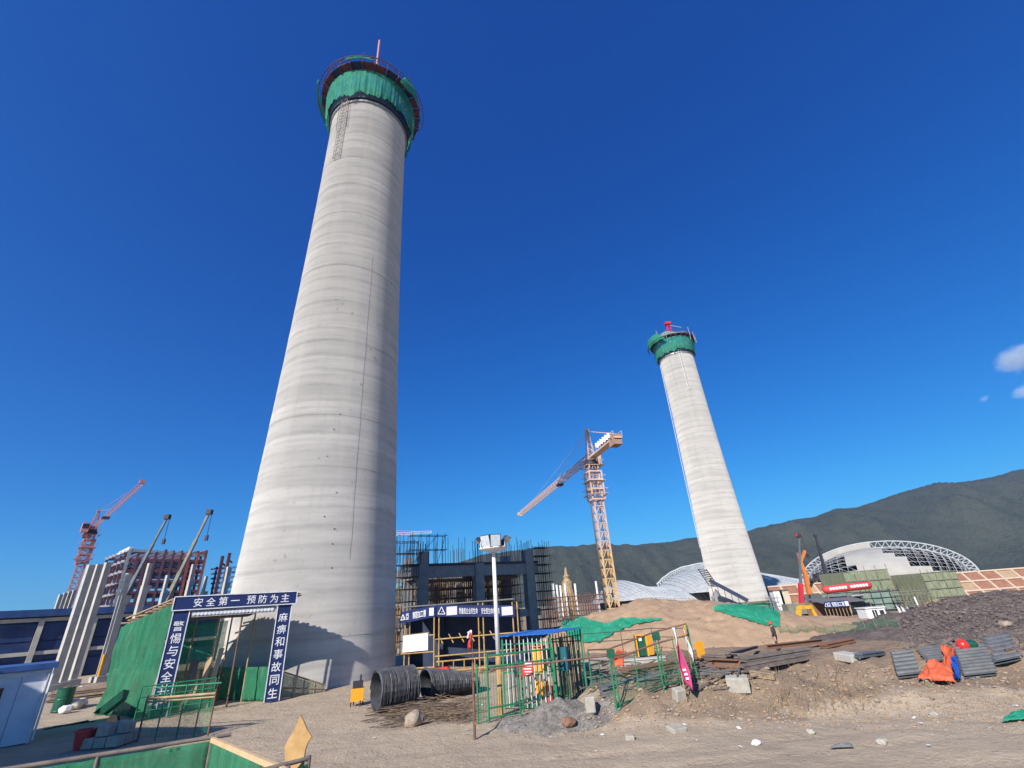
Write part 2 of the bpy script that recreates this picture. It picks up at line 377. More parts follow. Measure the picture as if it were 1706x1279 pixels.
S('tarp_orange', (.62, .125, .05), (.46, .09, .04), .6, 3, bump=.3, bscale=9)
S('teal_paint', (.015, .12, .16), (.012, .085, .12), .5, 3)
S('tarp_blue', (.02, .10, .46), (.018, .07, .33), .5, 3)
S('red_plastic', (.62, .055, .03), (.56, .04, .025), .45, 2, dirt=(.4, .08, .05), dscale=3, damt=.4)
S('sign_red', (.62, .06, .05), (.52, .05, .045), .5, 4)
S('pink_cloth', (.52, .07, .19), (.42, .06, .15), .75, 5)
S('white_cloth', (.72, .70, .68), (.58, .56, .54), .85, 5)
S('sack', (.62, .58, .48), (.48, .44, .36), .9, 5, bump=.4, bscale=14)
S('brick_fill', (.30, .14, .085), (.22, .105, .07), .9, .9, dirt=(.36, .2, .13), dscale=.8)
S('rib_concrete', (.52, .40, .29), (.44, .34, .25), .85, 1.2)
S('twig', (.20, .14, .09), (.12, .09, .065), .9, 3)
S('dry_grass', (.34, .27, .14), (.22, .18, .09), .9, 3)
S('cloth_dark', (.04, .042, .05), (.028, .03, .036), .85, 6)
S('cloth_jacket', (.06, .055, .055), (.04, .038, .04), .85, 6)
S('skin', (.42, .25, .17), (.36, .21, .14), .6, 6, spec=.3)
S('helmet_red', (.68, .03, .02), (.6, .03, .02), .3, 4, spec=.5)
S('car_navy', (.015, .025, .09), (.012, .02, .07), .22, 3, spec=.6)
S('lamp_glass', (.55, .58, .62), (.4, .43, .47), .15, 8, spec=.7)
S('lamp_housing', (.045, .055, .075), (.03, .037, .05), .4, 5)
S('floral_board', (.42, .42, .43), (.22, .20, .22), .7, 9)
S('poster_pale', (.66, .58, .60), (.55, .50, .52), .7, 12)
S('poster_yellow', (.72, .66, .48), (.62, .58, .52), .7, 9)
S('rope_dark', (.04, .04, .042), (.03, .03, .03), .8, 4)
S('form_red', (.13, .045, .055), (.08, .035, .05), .7, 1.2, dirt=(.2, .1, .09), dscale=1.4)
S('form_navy', (.03, .045, .09), (.02, .03, .06), .7, 1.2)
S('mast_pink', (.52, .24, .22), (.42, .18, .17), .6, 2)
S('tile_cream', (.55, .48, .36), (.45, .40, .31), .8, .6)
netmat('net_green', (.035, .28, .15), (.07, .20, .11), .24, .4)
netmat('net_mesh', (.02, .24, .11), (.03, .18, .09), .86, .3)
netmat('net_thin', (.015, .28, .13), (.02, .22, .11), .55, .35)
netmat('net_curtain', (.06, .34, .22), (.03, .22, .15), .2, .35)
netmat('net_ground', (.02, .34, .20), (.03, .27, .15), .10, .2)
netmat('net_olive', (.30, .32, .21), (.22, .25, .15), .12, .2)
netmat('net_grey', (.26, .30, .26), (.20, .23, .19), .2, .25)
netmat('net_jade', (.28, .37, .31), (.22, .31, .26), .2, .25)
# ---------------------------------------------------------------- terrain
def nz(x, y, s, seed=0.0): return noise.noise(Vector((x * s, y * s, seed)))
def berm(x, y):
    wob = nz(x, y, .35, 3) * 1.1 + nz(x, y, 1.1, 9) * .4
    return (1.05 + .3 * nz(x, y, .45, 12)) * sstep(1.0, 4.5, x) * sstep(18.2 + wob, 22.3 + wob, y) * (1 - .8 * sstep(24.5, 31, y))
def hf(x, y):
    d = math.hypot(x, y)
    z = -2.5 * sstep(44, 64, y) * sstep(16, 30, x - (y - 60) * .12)
    if d < 140:
        b = berm(x, y); z += b
        z += (nz(x, y, .3, 1) * .07 + nz(x, y, .9, 2) * .035) * (1 + 1.6 * min(1, b * 1.5)) + nz(x, y, 3.1, 4) * .02 * (1 + 4 * min(1, b * 1.5)) + nz(x, y, 1.7, 14) * .16 * min(1, b * 1.5)
        if 10 < y < 18.5 and -14 < x < 30:
            for c_ in (13.2, 14.9, 16.4): z -= .06 * math.exp(-((y - c_ - .06 * x - .5 * nz(x, 0, .12, c_)) / .16) ** 2)
    return z
def soilness(x, y):
    s = .95 * sstep(1.0, 4.0, x) * sstep(17.6, 20.5, y + nz(x, y, .5, 6) * 1.2) * (1 - .5 * sstep(34, 42, y))
    s = max(s, .6 * sstep(30, 45, y) * sstep(-14, 0, x))
    return s
class Heap:
    def __init__(s, cx, cy, rx, ry, h, rz=0, seed=0, rough=.12, pw=1.25):
        s.cx, s.cy, s.rx, s.ry, s.h, s.rz, s.seed, s.rough, s.pw = cx, cy, rx, ry, h, rz, seed, rough, pw
    def z(s, x, y):
        dx, dy = x - s.cx, y - s.cy
        if abs(dx) > 1.5 * max(s.rx, s.ry) or abs(dy) > 1.5 * max(s.rx, s.ry): return -1
        c, q = math.cos(s.rz), math.sin(s.rz); u, v = (dx * c + dy * q) / s.rx, (-dx * q + dy * c) / s.ry
        d = max(0, math.hypot(u, v) + nz(x, y, 1.6 / min(s.rx, s.ry), s.seed) * .22)
        if d > 1.15: return -1
        t = max(0, 1 - d); k = 1 - (1 - t) ** s.pw
        return s.h * k * (1 + nz(x, y, 3.0 / min(s.rx, s.ry), s.seed + 5) * .25) + s.rough * min(1, t * 5) * (nz(x, y, 1.4, s.seed) + .5 * nz(x, y, 3.5, s.seed)) - (.25 if t <= 0 else 0)
    def build(s, name, m, step):
        c, q = math.cos(s.rz), math.sin(s.rz); n = int(2.4 * s.rx / step); k = int(2.4 * s.ry / step)
        def fn(u, v):
            a, b = (u - .5) * 2.4 * s.rx, (v - .5) * 2.4 * s.ry; x, y = s.cx + a * c - b * q, s.cy + a * q + b * c
            return Vector((x, y, hf(x, y) + max(s.z(x, y), -.3)))
        b = MB().grid(fn, n, k); o = b.build(name, m, None, 'structure', smooth=True); return o
MOUND = Heap(14.5, 53, 14.5, 14.0, 3.35, .1, 11, .22, 2.1)
MOUND2 = Heap(26.0, 47, 8, 7, 1.3, 0, 17, .1)
SLAG = Heap(37.5, 39.5, 15.5, 9.5, 2.15, .05, 23, .28, 1.5)
PILE = Heap(.9, 20.6, 2.4, 1.3, .72, .1, 31, .09)
def HT(x, y):
    z = hf(x, y); return z + max(0, *(h.z(x, y) for h in (MOUND, MOUND2, SLAG, PILE)))
def hit(px, py, up=0.0):
    r = ray(px, py); t = 5.0; p = Vector((0, 0, EYE)); k = 0
    while t < 400 and k < 400:
        q = p + r * t; gap = q.z - HT(q.x, q.y); k += 1
        if gap < .01: return Vector((q.x, q.y, HT(q.x, q.y) + up))
        t += max(.03, gap * .75)
    return G(px, py)
def onz(x, y, up=0.0): return Vector((x, y, HT(x, y) + up))
def axis(lo, hi, step, far, g=1.22):
    a = []; v = lo
    while v < hi: a.append(v); v += step
    st = step; out = [hi]
    while out[-1] < far: st *= g; out.append(out[-1] + st)
    st = step; pre = []; v = lo
    while v > -far: st *= g; v -= st; pre.append(v)
    return pre[::-1] + a + out
def build_ground():
    xs = axis(-34, 34, .27, 4200); ys = [y for y in axis(11, 46, .25, 4200) if y > -900]
    n = len(xs); vs = [(x, y, hf(x, y)) for y in ys for x in xs]
    fs = [(j * n + i, j * n + i + 1, (j + 1) * n + i + 1, (j + 1) * n + i) for j in range(len(ys) - 1) for i in range(n - 1)]
    me = bpy.data.meshes.new('ground'); me.from_pydata(vs, [], fs); me.materials.append(MAT('soil'))
    at = me.attributes.new('soil', 'FLOAT', 'POINT'); at.data.foreach_set('value', [soilness(v[0], v[1]) for v in vs])
    me.polygons.foreach_set('use_smooth', [True] * len(fs)); link('ground', me, None, 'structure')
build_ground()
MOUND.build('dirt_mound', 'mound_soil', .28); MOUND2.build('dirt_slope', 'mound_soil', .3)
SLAG.build('slag_heap', 'slag', .2); PILE.build('gravel_pile', 'grey_gravel', .08)

# terrace behind the retaining slope, wooded hills
b = MB(); TZ = 3.9
b.grid(lambda u, v: Vector((66 + u * 700, 134.6 + v * 330, TZ + nz(u * 700, v * 330, .02, 4) * .3)), 40, 24)
b.build('terrace', 'mound_soil', None, 'structure')
SKY = [(560, 1026), (640, 990), (700, 962), (758, 941), (797, 927), (861, 919), (920, 913), (960, 918), (1000, 917), (1050, 913), (1110, 905), (1145, 898), (1200, 894), (1250, 888), (1310, 870), (1360, 862), (1390, 849), (1430, 847), (1480, 833), (1530, 818), (1575, 808), (1620, 803), (1660, 796), (1706, 786), (1800, 775), (1950, 765), (2150, 790), (2400, 840)]
def skyrow(px):
    for (a, ya), (c, yc) in zip(SKY, SKY[1:]):
        if a <= px <= c: return ya + (yc - ya) * (px - a) / (c - a)
    return SKY[-1][1]
def build_hills():
    NU, NV = 460, 60; b = MB(); YR, YF, YB = 1700.0, 900.0, 2600.0
    cols = []
    for i in range(NU + 1):
        px = 560 + (2400 - 560) * i / NU; p = P(px, skyrow(px), YR); cols.append((p.x / YR, max(2, p.z)))
    vs = []
    for j in range(NV + 1):
        t = j / NV
        for i in range(NU + 1):
            ax, zr = cols[i]; Y = YF + (YR - YF) * (t / .72) if t < .72 else YR + (YB - YR) * (t - .72) / .28
            q = sstep(0, 1, (Y - YF) / (YR - YF)) if Y < YR else 1 - .6 * (Y - YR) / (YB - YR)
            x = ax * Y; n1 = noise.fractal(Vector((x * .0042, Y * .0016, 3)), 1.0, 2.0, 5)
            n2 = noise.fractal(Vector((x * .03, Y * .03, 8)), .9, 2.0, 3)
            z = zr * max(0, q) * (1 + (1 - q) * .9 * n1) + n1 * 34 * q * (1 - q) * 4 + n2 * 2.2 * q
            if abs(Y - YR) < 18: z += noise.noise(Vector((x * .12, 3, 1))) * 1.6
            vs.append((x, Y, z - 3 * (1 - min(1, q * 4))))
    n = NU + 1
    b.add(vs, [(j * n + i, j * n + i + 1, (j + 1) * n + i + 1, (j + 1) * n + i) for j in range(NV) for i in range(NU)])
    b.build('wooded_hills', 'wooded_hill', None, 'structure', smooth=True)
build_hills()
# ---------------------------------------------------------------- the two chimneys
def shaft_r(z): 
    z = min(z, 68); return 6.44 - .0476 * z + .000348 * z * z
def chimney(x, y, zb, ztop, label, full, seed, platform):
    t = thing('chimney', label, 'chimney', (x, y, zb)); c = Vector((x, y, 0)); rnd = random.Random(seed)
    z = zb; k = 0; n = 112 if full else 72
    while z < ztop - .05:                              # one ring for each casting lift
        h = min(1.5 + .12 * math.sin(k * 1.7), ztop - z); e = .006 * math.sin(k * 2.3 + seed) + .004 * math.sin(k * 5.1)
        prof = [(shaft_r(z + h * q) + e, z + h * q) for q in (0, .5, 1)]
        MB().lathe(c, prof, n, cap=False).build('lift_ring', 'shaft_concrete', t, smooth=True); z += h; k += 1
    MB().lathe(c, [(shaft_r(ztop), ztop), (shaft_r(ztop) - .45, ztop), (shaft_r(ztop) - .45, ztop - 5)], 64, cap=False).build('rim', 'shaft_concrete', t)
    rt = shaft_r(ztop); zc0, zc1 = ztop - 2.6, ztop + 1.7; rc = rt + .8; N = 320
    def ring(u, v):                                    # hanging debris net, gathered in folds, hem uneven
        a = 2 * math.pi * u; f = nz(math.cos(a) * 26, math.sin(a) * 26, 1, seed) * .16 + nz(math.cos(a) * 9, math.sin(a) * 9 + v, 1, seed) * .16
        z = zc0 + (zc1 - zc0) * v + (1 - v) * (nz(math.cos(a) * 4, math.sin(a) * 4, 1.2, seed + 3) * .9 + nz(math.cos(a) * 22, math.sin(a) * 22, 1.0, seed) * .5)
        r = rc + f * (1.2 - v) + .35 * v
        return c + Vector((r * math.cos(a), r * math.sin(a), z))
    MB().grid(ring, N, 7).build('net_curtain', 'net_curtain', t, smooth=True)
    # formwork belt under the net, deck ring of boards, radial beams, brackets, guard posts and rails
    MB().lathe(c, [(rt + .12, ztop - 2.9), (rt + .4, ztop - 2.9), (rt + .4, ztop - 1.2), (rt + .12, ztop - 1.2)], 48, cap=False).build('formwork_belt', 'form_navy', t)
    MB().lathe(c, [(rt - .05, ztop - 3.35), (rt + .22, ztop - 3.35), (rt + .22, ztop - 3.12), (rt - .05, ztop - 3.12)], 48, cap=False).build('clamp_ring', 'grey_steel', t)
    ro = rt + 1.85; zd = ztop + 2.3; K = 26
    for i in range(K):
        a0 = 2 * math.pi * i / K; a1 = a0 + 2 * math.pi / K * .94; m = 'form_red' if (i * 7) % 5 < 3 else 'form_navy'
        e = Vector((math.cos(a0), math.sin(a0), 0)); g = Vector((math.cos(a1), math.sin(a1), 0)); vs = []
        for z in (zd - .07, zd):
            for q, r in ((e, rt + .2), (e, ro), (g, ro), (g, rt + .2)): vs.append(c + q * r + Vector((0, 0, z)))
        MB().add(vs, [(3, 2, 1, 0), (4, 5, 6, 7), (0, 1, 5, 4), (1, 2, 6, 5), (2, 3, 7, 6), (3, 0, 4, 7)]).build('deck_board', m, t)
        bar('radial_beam', c + e * (rt - .6) + Vector((0, 0, zd - .28)), c + e * (ro + .1) + Vector((0, 0, zd - .28)), .14, 'form_red', t, .3)
        bar('bracket', c + e * (rt + .2) + Vector((0, 0, zd - 1.8)), c + e * (ro - .2) + Vector((0, 0, zd - .4)), .09, 'form_navy', t)
        hp = 1.3 + (.5 if i % 4 == 0 else 0) + rnd.random() * .3
        pole('guard_post', c + e * (ro - .05) + Vector((0, 0, zd)), c + e * (ro - .05) + Vector((0, 0, zd + hp)), .04, 'form_red', t)
        # inner gin frame
        if i % 2 == 0: pole('jack_rod', c + e * (rt - .25) + Vector((0, 0, ztop)), c + e * (rt - .25) + Vector((0, 0, zd + 1.0 + rnd.random())), .04, 'form_navy', t)
    for zz in (zd + .6, zd + 1.25):
        b = MB(); pts = [c + Vector((math.cos(2 * math.pi * i / 52) * ro, math.sin(2 * math.pi * i / 52) * ro, zz)) for i in range(53)]
        b.path(pts, .035, 5).build('guard_rail', 'form_red', t)
    return t, c, rt, ro, zd, zc0
T1 = Vector((-17.04, 39.87, 0)); T2 = Vector((49.9, 119.9, 0))
# near chimney
t, c, rt, ro, zd, zc0 = chimney(T1.x, T1.y, -.2, 66.2, 'near tall concrete chimney with shaded right side and green netting round its top', True, 3, None)
def outer_net(t, c, a0, a1, ro, z0, z1, seed, n=50):
    def fn(u, v):
        a = a0 + (a1 - a0) * u; env = min(1, 5 * u + .1, 5 * (1 - u) + .1)
        r = ro + .45 + .25 * nz(a * 5, v * 2, 1, seed); z = z0 + (z1 - z0) * (v * env) + nz(a * 3, v, 1.3, seed) * .3
        return c + Vector((r * math.cos(a), r * math.sin(a), z))
    MB().sheet(fn, n, 4, .01).build('outer_net', 'net_curtain', t, smooth=True)
outer_net(t, c, R(75), R(218), ro + .25, zd + .2, zd + 2.6, 5)
outer_net(t, c, R(255), R(290), ro - .1, zd - .1, zd + .5, 6, 16)
outer_net(t, c, R(318), R(345), ro + .2, zd - 2.3, zd - .3, 7, 16)
b = MB()                                               # outrigger hoop that carries the net
b.path([c + Vector((math.cos(R(a)) * (ro + .5), math.sin(R(a)) * (ro + .5), zd + .2)) for a in range(90, 391, 6)], .05, 5)
for a in range(96, 390, 24): b.tube(c + Vector((math.cos(R(a)) * ro, math.sin(R(a)) * ro, zd - .3)), c + Vector((math.cos(R(a)) * (ro + .5), math.sin(R(a)) * (ro + .5), zd + .2)), .05, 5)
b.build('outrigger_hoop', 'form_red', t)
pm = c + Vector((1.9, -4.6, zd)); pole('mast_pole', pm, pm + Vector((0, 0, 8.6)), .15, 'mast_pink', t)
bar('mast_brace', pm + Vector((.8, .2, 0)), pm + Vector((0, 0, 3.4)), .1, 'mast_pink', t)
blk('winch_box', pm + Vector((-.3, -.6, .5)), (1.0, .8, 1.0), 'form_navy', t)
def face_dir(px, py, cen):                              # unit direction from the axis to the side the camera sees at that pixel
    r = ray(px, py); z = zat(cen.x, cen.y, py); q = Vector((0, 0, EYE)); rad = shaft_r(max(0, z)); tt = 0; best = None
    a = r.x * r.x + r.y * r.y; bq = 2 * (r.x * -cen.x + r.y * -cen.y); cc = cen.x ** 2 + cen.y ** 2 - rad * rad; D = max(0, bq * bq - 4 * a * cc)
    tt = (-bq - math.sqrt(D)) / (2 * a); p = q + r * tt
    return Vector((p.x - cen.x, p.y - cen.y, 0)).normalized(), p.z
def ladder(t, cen, d, z0, z1, w, m, off=.25):
    s = Vector((-d.y, d.x, 0)); f = lambda z, k, o=off: cen + d * (shaft_r(z) + o) + s * k + Vector((0, 0, z))
    for k in (-w / 2, w / 2):
        pole('ladder_rail', f(z0, k), f(z1, k), .05, m, t)
    b = MB(); z = z0; sg = 1
    while z < z1 - .5:
        b.tube(f(z, -w / 2), f(z, w / 2), .03, 4); b.tube(f(z, -w / 2 * sg), f(min(z1, z + .6), w / 2 * sg), .025, 4); z += .6; sg = -sg
    b.build('ladder_rungs', m, t, 'stuff')
d, _ = face_dir(574, 190, c); ladder(t, c, d, 52.5, 65.2, .85, 'shaft_concrete')
s = Vector((-d.y, d.x, 0))
for k in (-.8, .75): pole('guide_rope', c + d * (shaft_r(58) + .12) + s * k + Vector((0, 0, 58)), c + d * (shaft_r(66) + .3) + s * k * .9 + Vector((0, 0, 66)), .03, 'form_red', t)
d, _ = face_dir(597, 700, c); b = MB(); b.path([c + d * (shaft_r(z) + .06) + Vector((0, 0, z)) for z in (8, 15, 22, 30, 38)], .008, 5).build('lightning_cable', 'grey_steel', t)
rnd = random.Random(4); b = MB()
for px, py in ((560, 500), (562, 515), (586, 522), (628, 540), (622, 595), (566, 690), (556, 715), (560, 820), (556, 880), (553, 905), (552, 945), (600, 640), (545, 760), (540, 860)):
    d, z = face_dir(px, py, c); q = c + d * (shaft_r(z) + .03) + Vector((0, 0, z)); b.box(q, (.06, .06, .08), math.atan2(d.y, d.x))
b.build('tie_plugs', 'dark_concrete', t, 'stuff')
# far chimney
t, c, rt, ro, zd, zc0 = chimney(T2.x, T2.y, -2.6, 70.2, 'farther concrete chimney standing behind the brown dirt mound, lit all over', False, 9, None)
outer_net(t, c, R(150), R(235), ro + .2, zd - 1.2, zd + 1.6, 15, 30)
b = MB(); b.path([c + Vector((math.cos(R(a)) * (ro + .8), math.sin(R(a)) * (ro + .8), zd - .4)) for a in range(150, 260, 8)], .06, 5).build('outrigger_hoop', 'form_navy', t)
q = c + Vector((-1.2, -3.2, zd))
for dx, dy in ((-.6, -.6), (.6, -.6), (.6, .6), (-.6, .6)): bar('derrick_leg', q + Vector((dx, dy, 0)), q + Vector((dx * .7, dy * .7, 5.2)), .16, 'boom_red', t)
b = MB(); z = 0
while z < 5: b.bar(q + Vector((-.55, -.6, z)), q + Vector((.55, -.6, z + .8)), .09); b.bar(q + Vector((.55, -.6, z)), q + Vector((.55, .6, z + .8)), .09); z += .8
b.build('derrick_bracing', 'boom_red', t, 'stuff'); blk('derrick_head', q + Vector((0, 0, 5.5)), (1.7, 1.3, .7), 'boom_red', t)
bar('derrick_jib', q + Vector((.2, 0, 4.9)), q + Vector((3.6, -.6, 3.4)), .14, 'grey_steel', t)
for a, h in ((215, 5), (238, 3.5), (300, 4.2), (318, 3.2), (330, 3)): pole('upright', c + Vector((math.cos(R(a)) * ro, math.sin(R(a)) * ro, zd - 2)), c + Vector((math.cos(R(a)) * ro, math.sin(R(a)) * ro, zd - 2 + h)), .06, 'grey_steel', t)
MB().grid(lambda u, v: c + Vector((math.cos(R(205 + 135 * u)) * (rt - .2), math.sin(R(205 + 135 * u)) * (rt - .2), zd + .2 + v * (1.8 + .5 * math.sin(u * 9)))), 30, 3).build('guard_net', 'net_jade', t, smooth=True)
d, _ = face_dir(1136, 600, c); ladder(t, c, d, 55, 69, .7, 'white_paint')
d, _ = face_dir(1112, 690, c); pole('cable_duct', c + d * (shaft_r(14) + .1) + Vector((0, 0, 14)), c + d * (shaft_r(67) + .1) + Vector((0, 0, 67)), .06, 'white_paint', t)
# base ring and green skirt of the far chimney
MB().lathe(c, [(shaft_r(0) + .1, 1.0), (shaft_r(0) + .55, 1.0), (shaft_r(0) + .55, 1.35), (shaft_r(0) + .1, 1.35)], 48, cap=False).build('base_ring', 'rust_steel', t)
o = MB().grid(lambda u, v: c + Vector(((shaft_r(0) + .7 + .25 * nz(u * 40, v * 3, 1, 3) + v * 1.2) * math.cos(R(170 + 190 * u)), (shaft_r(0) + .7 + .25 * nz(u * 40, v * 3, 1, 3) + v * 1.2) * math.sin(R(170 + 190 * u)), 1.1 - v * 3.8)), 60, 6).build('safety_net', 'net_thin', None, smooth=True)
tag(o, 'green net skirt hung round the foot of the farther chimney', 'net')
# inclined chute across its foot
g = thing('inclined_chute', 'dark steel chute running down across the foot of the farther chimney', 'chute', P(1245, 1003, 110))
A, B = P(1183, 969, 112), P(1247, 1003, 109); d = (B - A).normalized(); s = Vector((d.y, -d.x, 0)).normalized()
bar('chute_trough', A, B, 1.1, 'grey_steel', g, .35); bar('chute_side', A + s * .6 + Vector((0, 0, .3)), B + s * .6 + Vector((0, 0, .3)), .08, 'form_navy', g, .7)
bar('chute_side', A - s * .6 + Vector((0, 0, .3)), B - s * .6 + Vector((0, 0, .3)), .08, 'form_navy', g, .7)
for k in range(6):
    q = A.lerp(B, k / 5.5); pole('chute_prop', q - s * .6, Vector((q.x - s.x * .6, q.y - s.y * .6, -2)), .06, 'scaffold_dark', g)
b = MB(); q = P(1170, 948, 112); r2 = P(1188, 975, 112)
for k in range(9):
    u = q.lerp(r2, k / 8); b.tube(u + Vector((-1, 0, 0)), u + Vector((.9, 0, -.3)), .08, 4); b.tube(u + Vector((-1, 0, 0)), q.lerp(r2, min(1, (k + 1) / 8)) + Vector((.9, 0, 0)), .06, 4)
b.tube(q + Vector((-.9, 0, 0)), r2 + Vector((-.9, 0, 0)), .09, 5); b.tube(q + Vector((.9, 0, 0)), r2 + Vector((.9, 0, 0)), .09, 5); b.build('stair_frame', 'scaffold_dark', g, 'stuff')
# ---------------------------------------------------------------- left side: navy hall, precast columns, steel frame, cranes
LU = Vector((.67, .74, 0)).normalized(); LN = Vector((.74, -.67, 0)).normalized(); Z = Vector((0, 0, 1))
def lrz(): return math.atan2(LU.y, LU.x)
A = P(-30, 1020, 54); A.z = 0; HT_N = zat(A.x, A.y, 1020)
hall = thing('hall', 'long low hall with navy wall panels between grey concrete posts', 'building', A)
HL = 34.0
def hp(u, n, z): return A + LU * u + LN * n + Z * z
MB().box(hp(HL / 2, -6, (HT_N - .5) / 2), (HL, 11.4, HT_N - .5), lrz()).build('hall_core', 'navy_panel', hall)
MB().box(hp(HL / 2, -5.8, HT_N - .35), (HL + 1.2, 13, .75), lrz()).build('roof_fascia', 'blue_steel', hall)
for k in range(8):
    u = .4 + k * 4.75
    if u > HL: break
    bar('wall_post', hp(u, .05, 0), hp(u, .05, HT_N - 1.0), .55, 'precast', hall, .5, LU)
    for zz in (.05, (HT_N - 1.3) * .36, (HT_N - 1.3) * .68):
        if k < 7 and u + 4.7 < HL: 
            h = (HT_N - 1.3) * .30
            bar('wall_panel', hp(u + .35, -.12, zz + h / 2), hp(u + 4.4, -.12, zz + h / 2), .1, 'navy_panel', hall, h)
for zz in (HT_N - 1.05, (HT_N - 1.3) * .47): bar('wall_beam', hp(0, -.02, zz), hp(HL, -.02, zz), .3, 'precast', hall, .38)

QU = Vector((.43, .90, 0)).normalized(); QN = Vector((.90, -.43, 0)).normalized()
def column(px, py, ptop, Y, w, dpt, label, corbel=None, ibeam=False, group=None, base_z=0.0):
    b = P(px, py, Y); b = Vector((b.x, b.y, base_z)); h = zat(b.x, b.y, ptop)
    t = thing('concrete_column', label, 'column', b, group)
    if ibeam:
        bar('flange', b - QU * (w / 2 - .09), b - QU * (w / 2 - .09) + Z * h, .18, 'precast', t, dpt, QU)
        bar('flange', b + QU * (w / 2 - .09), b + QU * (w / 2 - .09) + Z * (h - .25), .18, 'precast', t, dpt, QU)
        bar('web', b, b + Z * (h - .5), w - .36, 'precast', t, .14, QN)
    elif corbel:
        hc = zat(b.x, b.y, corbel)
        bar('shaft', b, b + Z * hc, w, 'precast', t, dpt, QN); bar('upper_shaft', b + Z * hc - QU * w * .14, b + Z * h - QU * w * .14, w * .62, 'precast', t, dpt * .8, QN)
        m = MB(); q = [b + QU * (w / 2) + Z * (hc - 1.1), b + QU * (w / 2 + .35) + Z * (hc - .45), b + QU * (w / 2 + .35) + Z * hc, b + QU * (w / 2) + Z * hc]
        m.add([p + QN * dpt * .4 for p in q] + [p - QN * dpt * .4 for p in q], [(0, 1, 2, 3), (7, 6, 5, 4), (0, 4, 5, 1), (1, 5, 6, 2), (2, 6, 7, 3), (3, 7, 4, 0)]); m.build('corbel', 'precast', t)
    else: bar('shaft', b, b + Z * h, w, 'precast', t, dpt, QN)
    MB().box(b + Z * .25, (w * 2, dpt * 2.2, .5), math.atan2(QU.y, QU.x)).build('footing', 'precast', t)
    return t
for px, py, pt, Y, lb in ((92, 1128, 941, 46.0, 'grey precast column, first of three set close together before the navy hall'), (108, 1124, 940, 48.0, 'grey precast column, middle one of three set close together'), (124, 1121, 937, 50.0, 'olive stained precast column, last of three set close together')):
    column(px, py, pt, Y, .52, .5, lb)
column(172, 1112, 955, 52, .62, .7, 'stepped precast column with yellow foot rising in front of the navy hall', corbel=992)
gc = 'stepped precast columns before the steel frame'; lc = 'slim stepped precast column standing before the reddish steel frame'
for px, py, pt, Y, w, co in ((223, 1045, 938, 62, .66, 975), (263, 1030, 958, 70, .62, 985), (303, 1030, 940, 78, .62, 966), (330, 1028, 960, 84, .6, 985), (366, 1025, 944, 82, .7, 970), (382, 1022, 962, 90, .6, None)):
    column(px, py, pt, Y, w, .6, lc, corbel=co, group=gc)
for k, px in enumerate((90, 97, 104, 111)): column(px - 12, 1060, 990 - k * 2.5, 84 + k * 3, .5, .5, 'short grey precast column far behind the navy hall', group='far short columns behind the hall')
b0 = P(172, 1112, 52); t = bpy.data.objects['concrete_column.003'];
pole('painted_foot', Vector((b0.x, b0.y, .5)) + LN * .4 - LU * .25, Vector((b0.x, b0.y, 2.4)) + LN * .4 - LU * .25, .12, 'cabinet_yellow', t)

# steel frame under erection
C0 = P(218, 914, 88); FH = C0.z; C0 = Vector((C0.x, C0.y, 0)); FU = Vector((.72, .69, 0)).normalized(); FB = Vector((-.80, .60, 0)).normalized()
fr = thing('steel_building', 'tall steel building frame in reddish purple primer, still without walls', 'building', C0)
NX, NB, NZ = 9, 6, 10; WX = 12.4; WB = 15.0
def fp(i, j, z): return C0 + FU * (WX * i / NX) + FB * (WB * j / NB) + Z * z
for i in range(NX + 1):
    for j in (0, NB):
        m = 'grey_steel' if (i, j) == (0, 0) else ('red_primer' if i >= NX - 2 else 'purple_primer')
        hh = FH * (1.0 if i in (0, 4, NX) else .97)
        bar('column', fp(i, j, 0), fp(i, j, hh), .42, m, fr, .42, FU)
for j in range(1, NB):
    for i in (0, NX): bar('column', fp(i, j, 0), fp(i, j, FH * (1 - .02 * j)), .42, 'purple_primer' if i == 0 else 'red_primer', fr, .42, FU)
for k in range(1, NZ + 1):
    z = FH * k / NZ - .25
    if k == NZ - 1: pass
    m = 'grey_steel' if k == NZ else 'purple_primer'
    bar('beam', fp(0, 0, z), fp(NX, 0, z - (.8 if k == NZ else 0)), .3, m, fr, .5)
    bar('beam', fp(0, NB, z), fp(NX, NB, z), .3, 'purple_primer', fr, .5)
    for i in (0, NX): bar('beam', fp(i, 0, z), fp(i, NB, z), .3, 'purple_primer' if i == 0 else 'red_primer', fr, .5)
    for i in range(1, NX): bar('cross_beam', fp(i, 0, z - .1), fp(i, NB, z - .1), .25, 'purple_primer', fr, .4)
    bar('edge_beam', fp(0, 0, z - FH / NZ * .25), fp(NX, 0, z - FH / NZ * .25), .12, 'purple_primer', fr, .16)
    if k < NZ: bar('edge_beam', fp(0, 0, z - FH / NZ * .5), fp(NX, 0, z - FH / NZ * .5), .16, 'blue_steel' if k > 5 else 'purple_primer', fr, .25)
    for j in range(NB):                                # beam ends on the left face, sunlight put into their white colour
        q = fp(0, j + .5, z) - FU * .3; blk('beam_end', q, (.6, .28, .4), 'frame_white', fr, math.atan2(FU.y, FU.x))
for i in range(NX):
    for k in (1, 2, 3, 4, 5, 6, 7): bar('floor_slab', fp(i + .06, NB * .45, FH * k / NZ), fp(i + .94, NB * .45, FH * k / NZ), WB * .8, 'purple_primer', fr, .12)
bar('top_girder', fp(0, 0, FH + .1), fp(0, 2.6, FH - .1), .5, 'frame_white', fr, .6)
for k in range(5): bar('brace', fp(NX - 1.0 + (k % 2), 0, FH * k / NZ), fp(NX - (k % 2), 0, FH * (k + 1) / NZ), .14, 'red_primer', fr)
MB().grid(lambda u, v: fp(NX - .9 + u * .9, -.05, FH * (.12 + .40 * v)), 6, 4).build('red_screen', 'red_primer', fr)
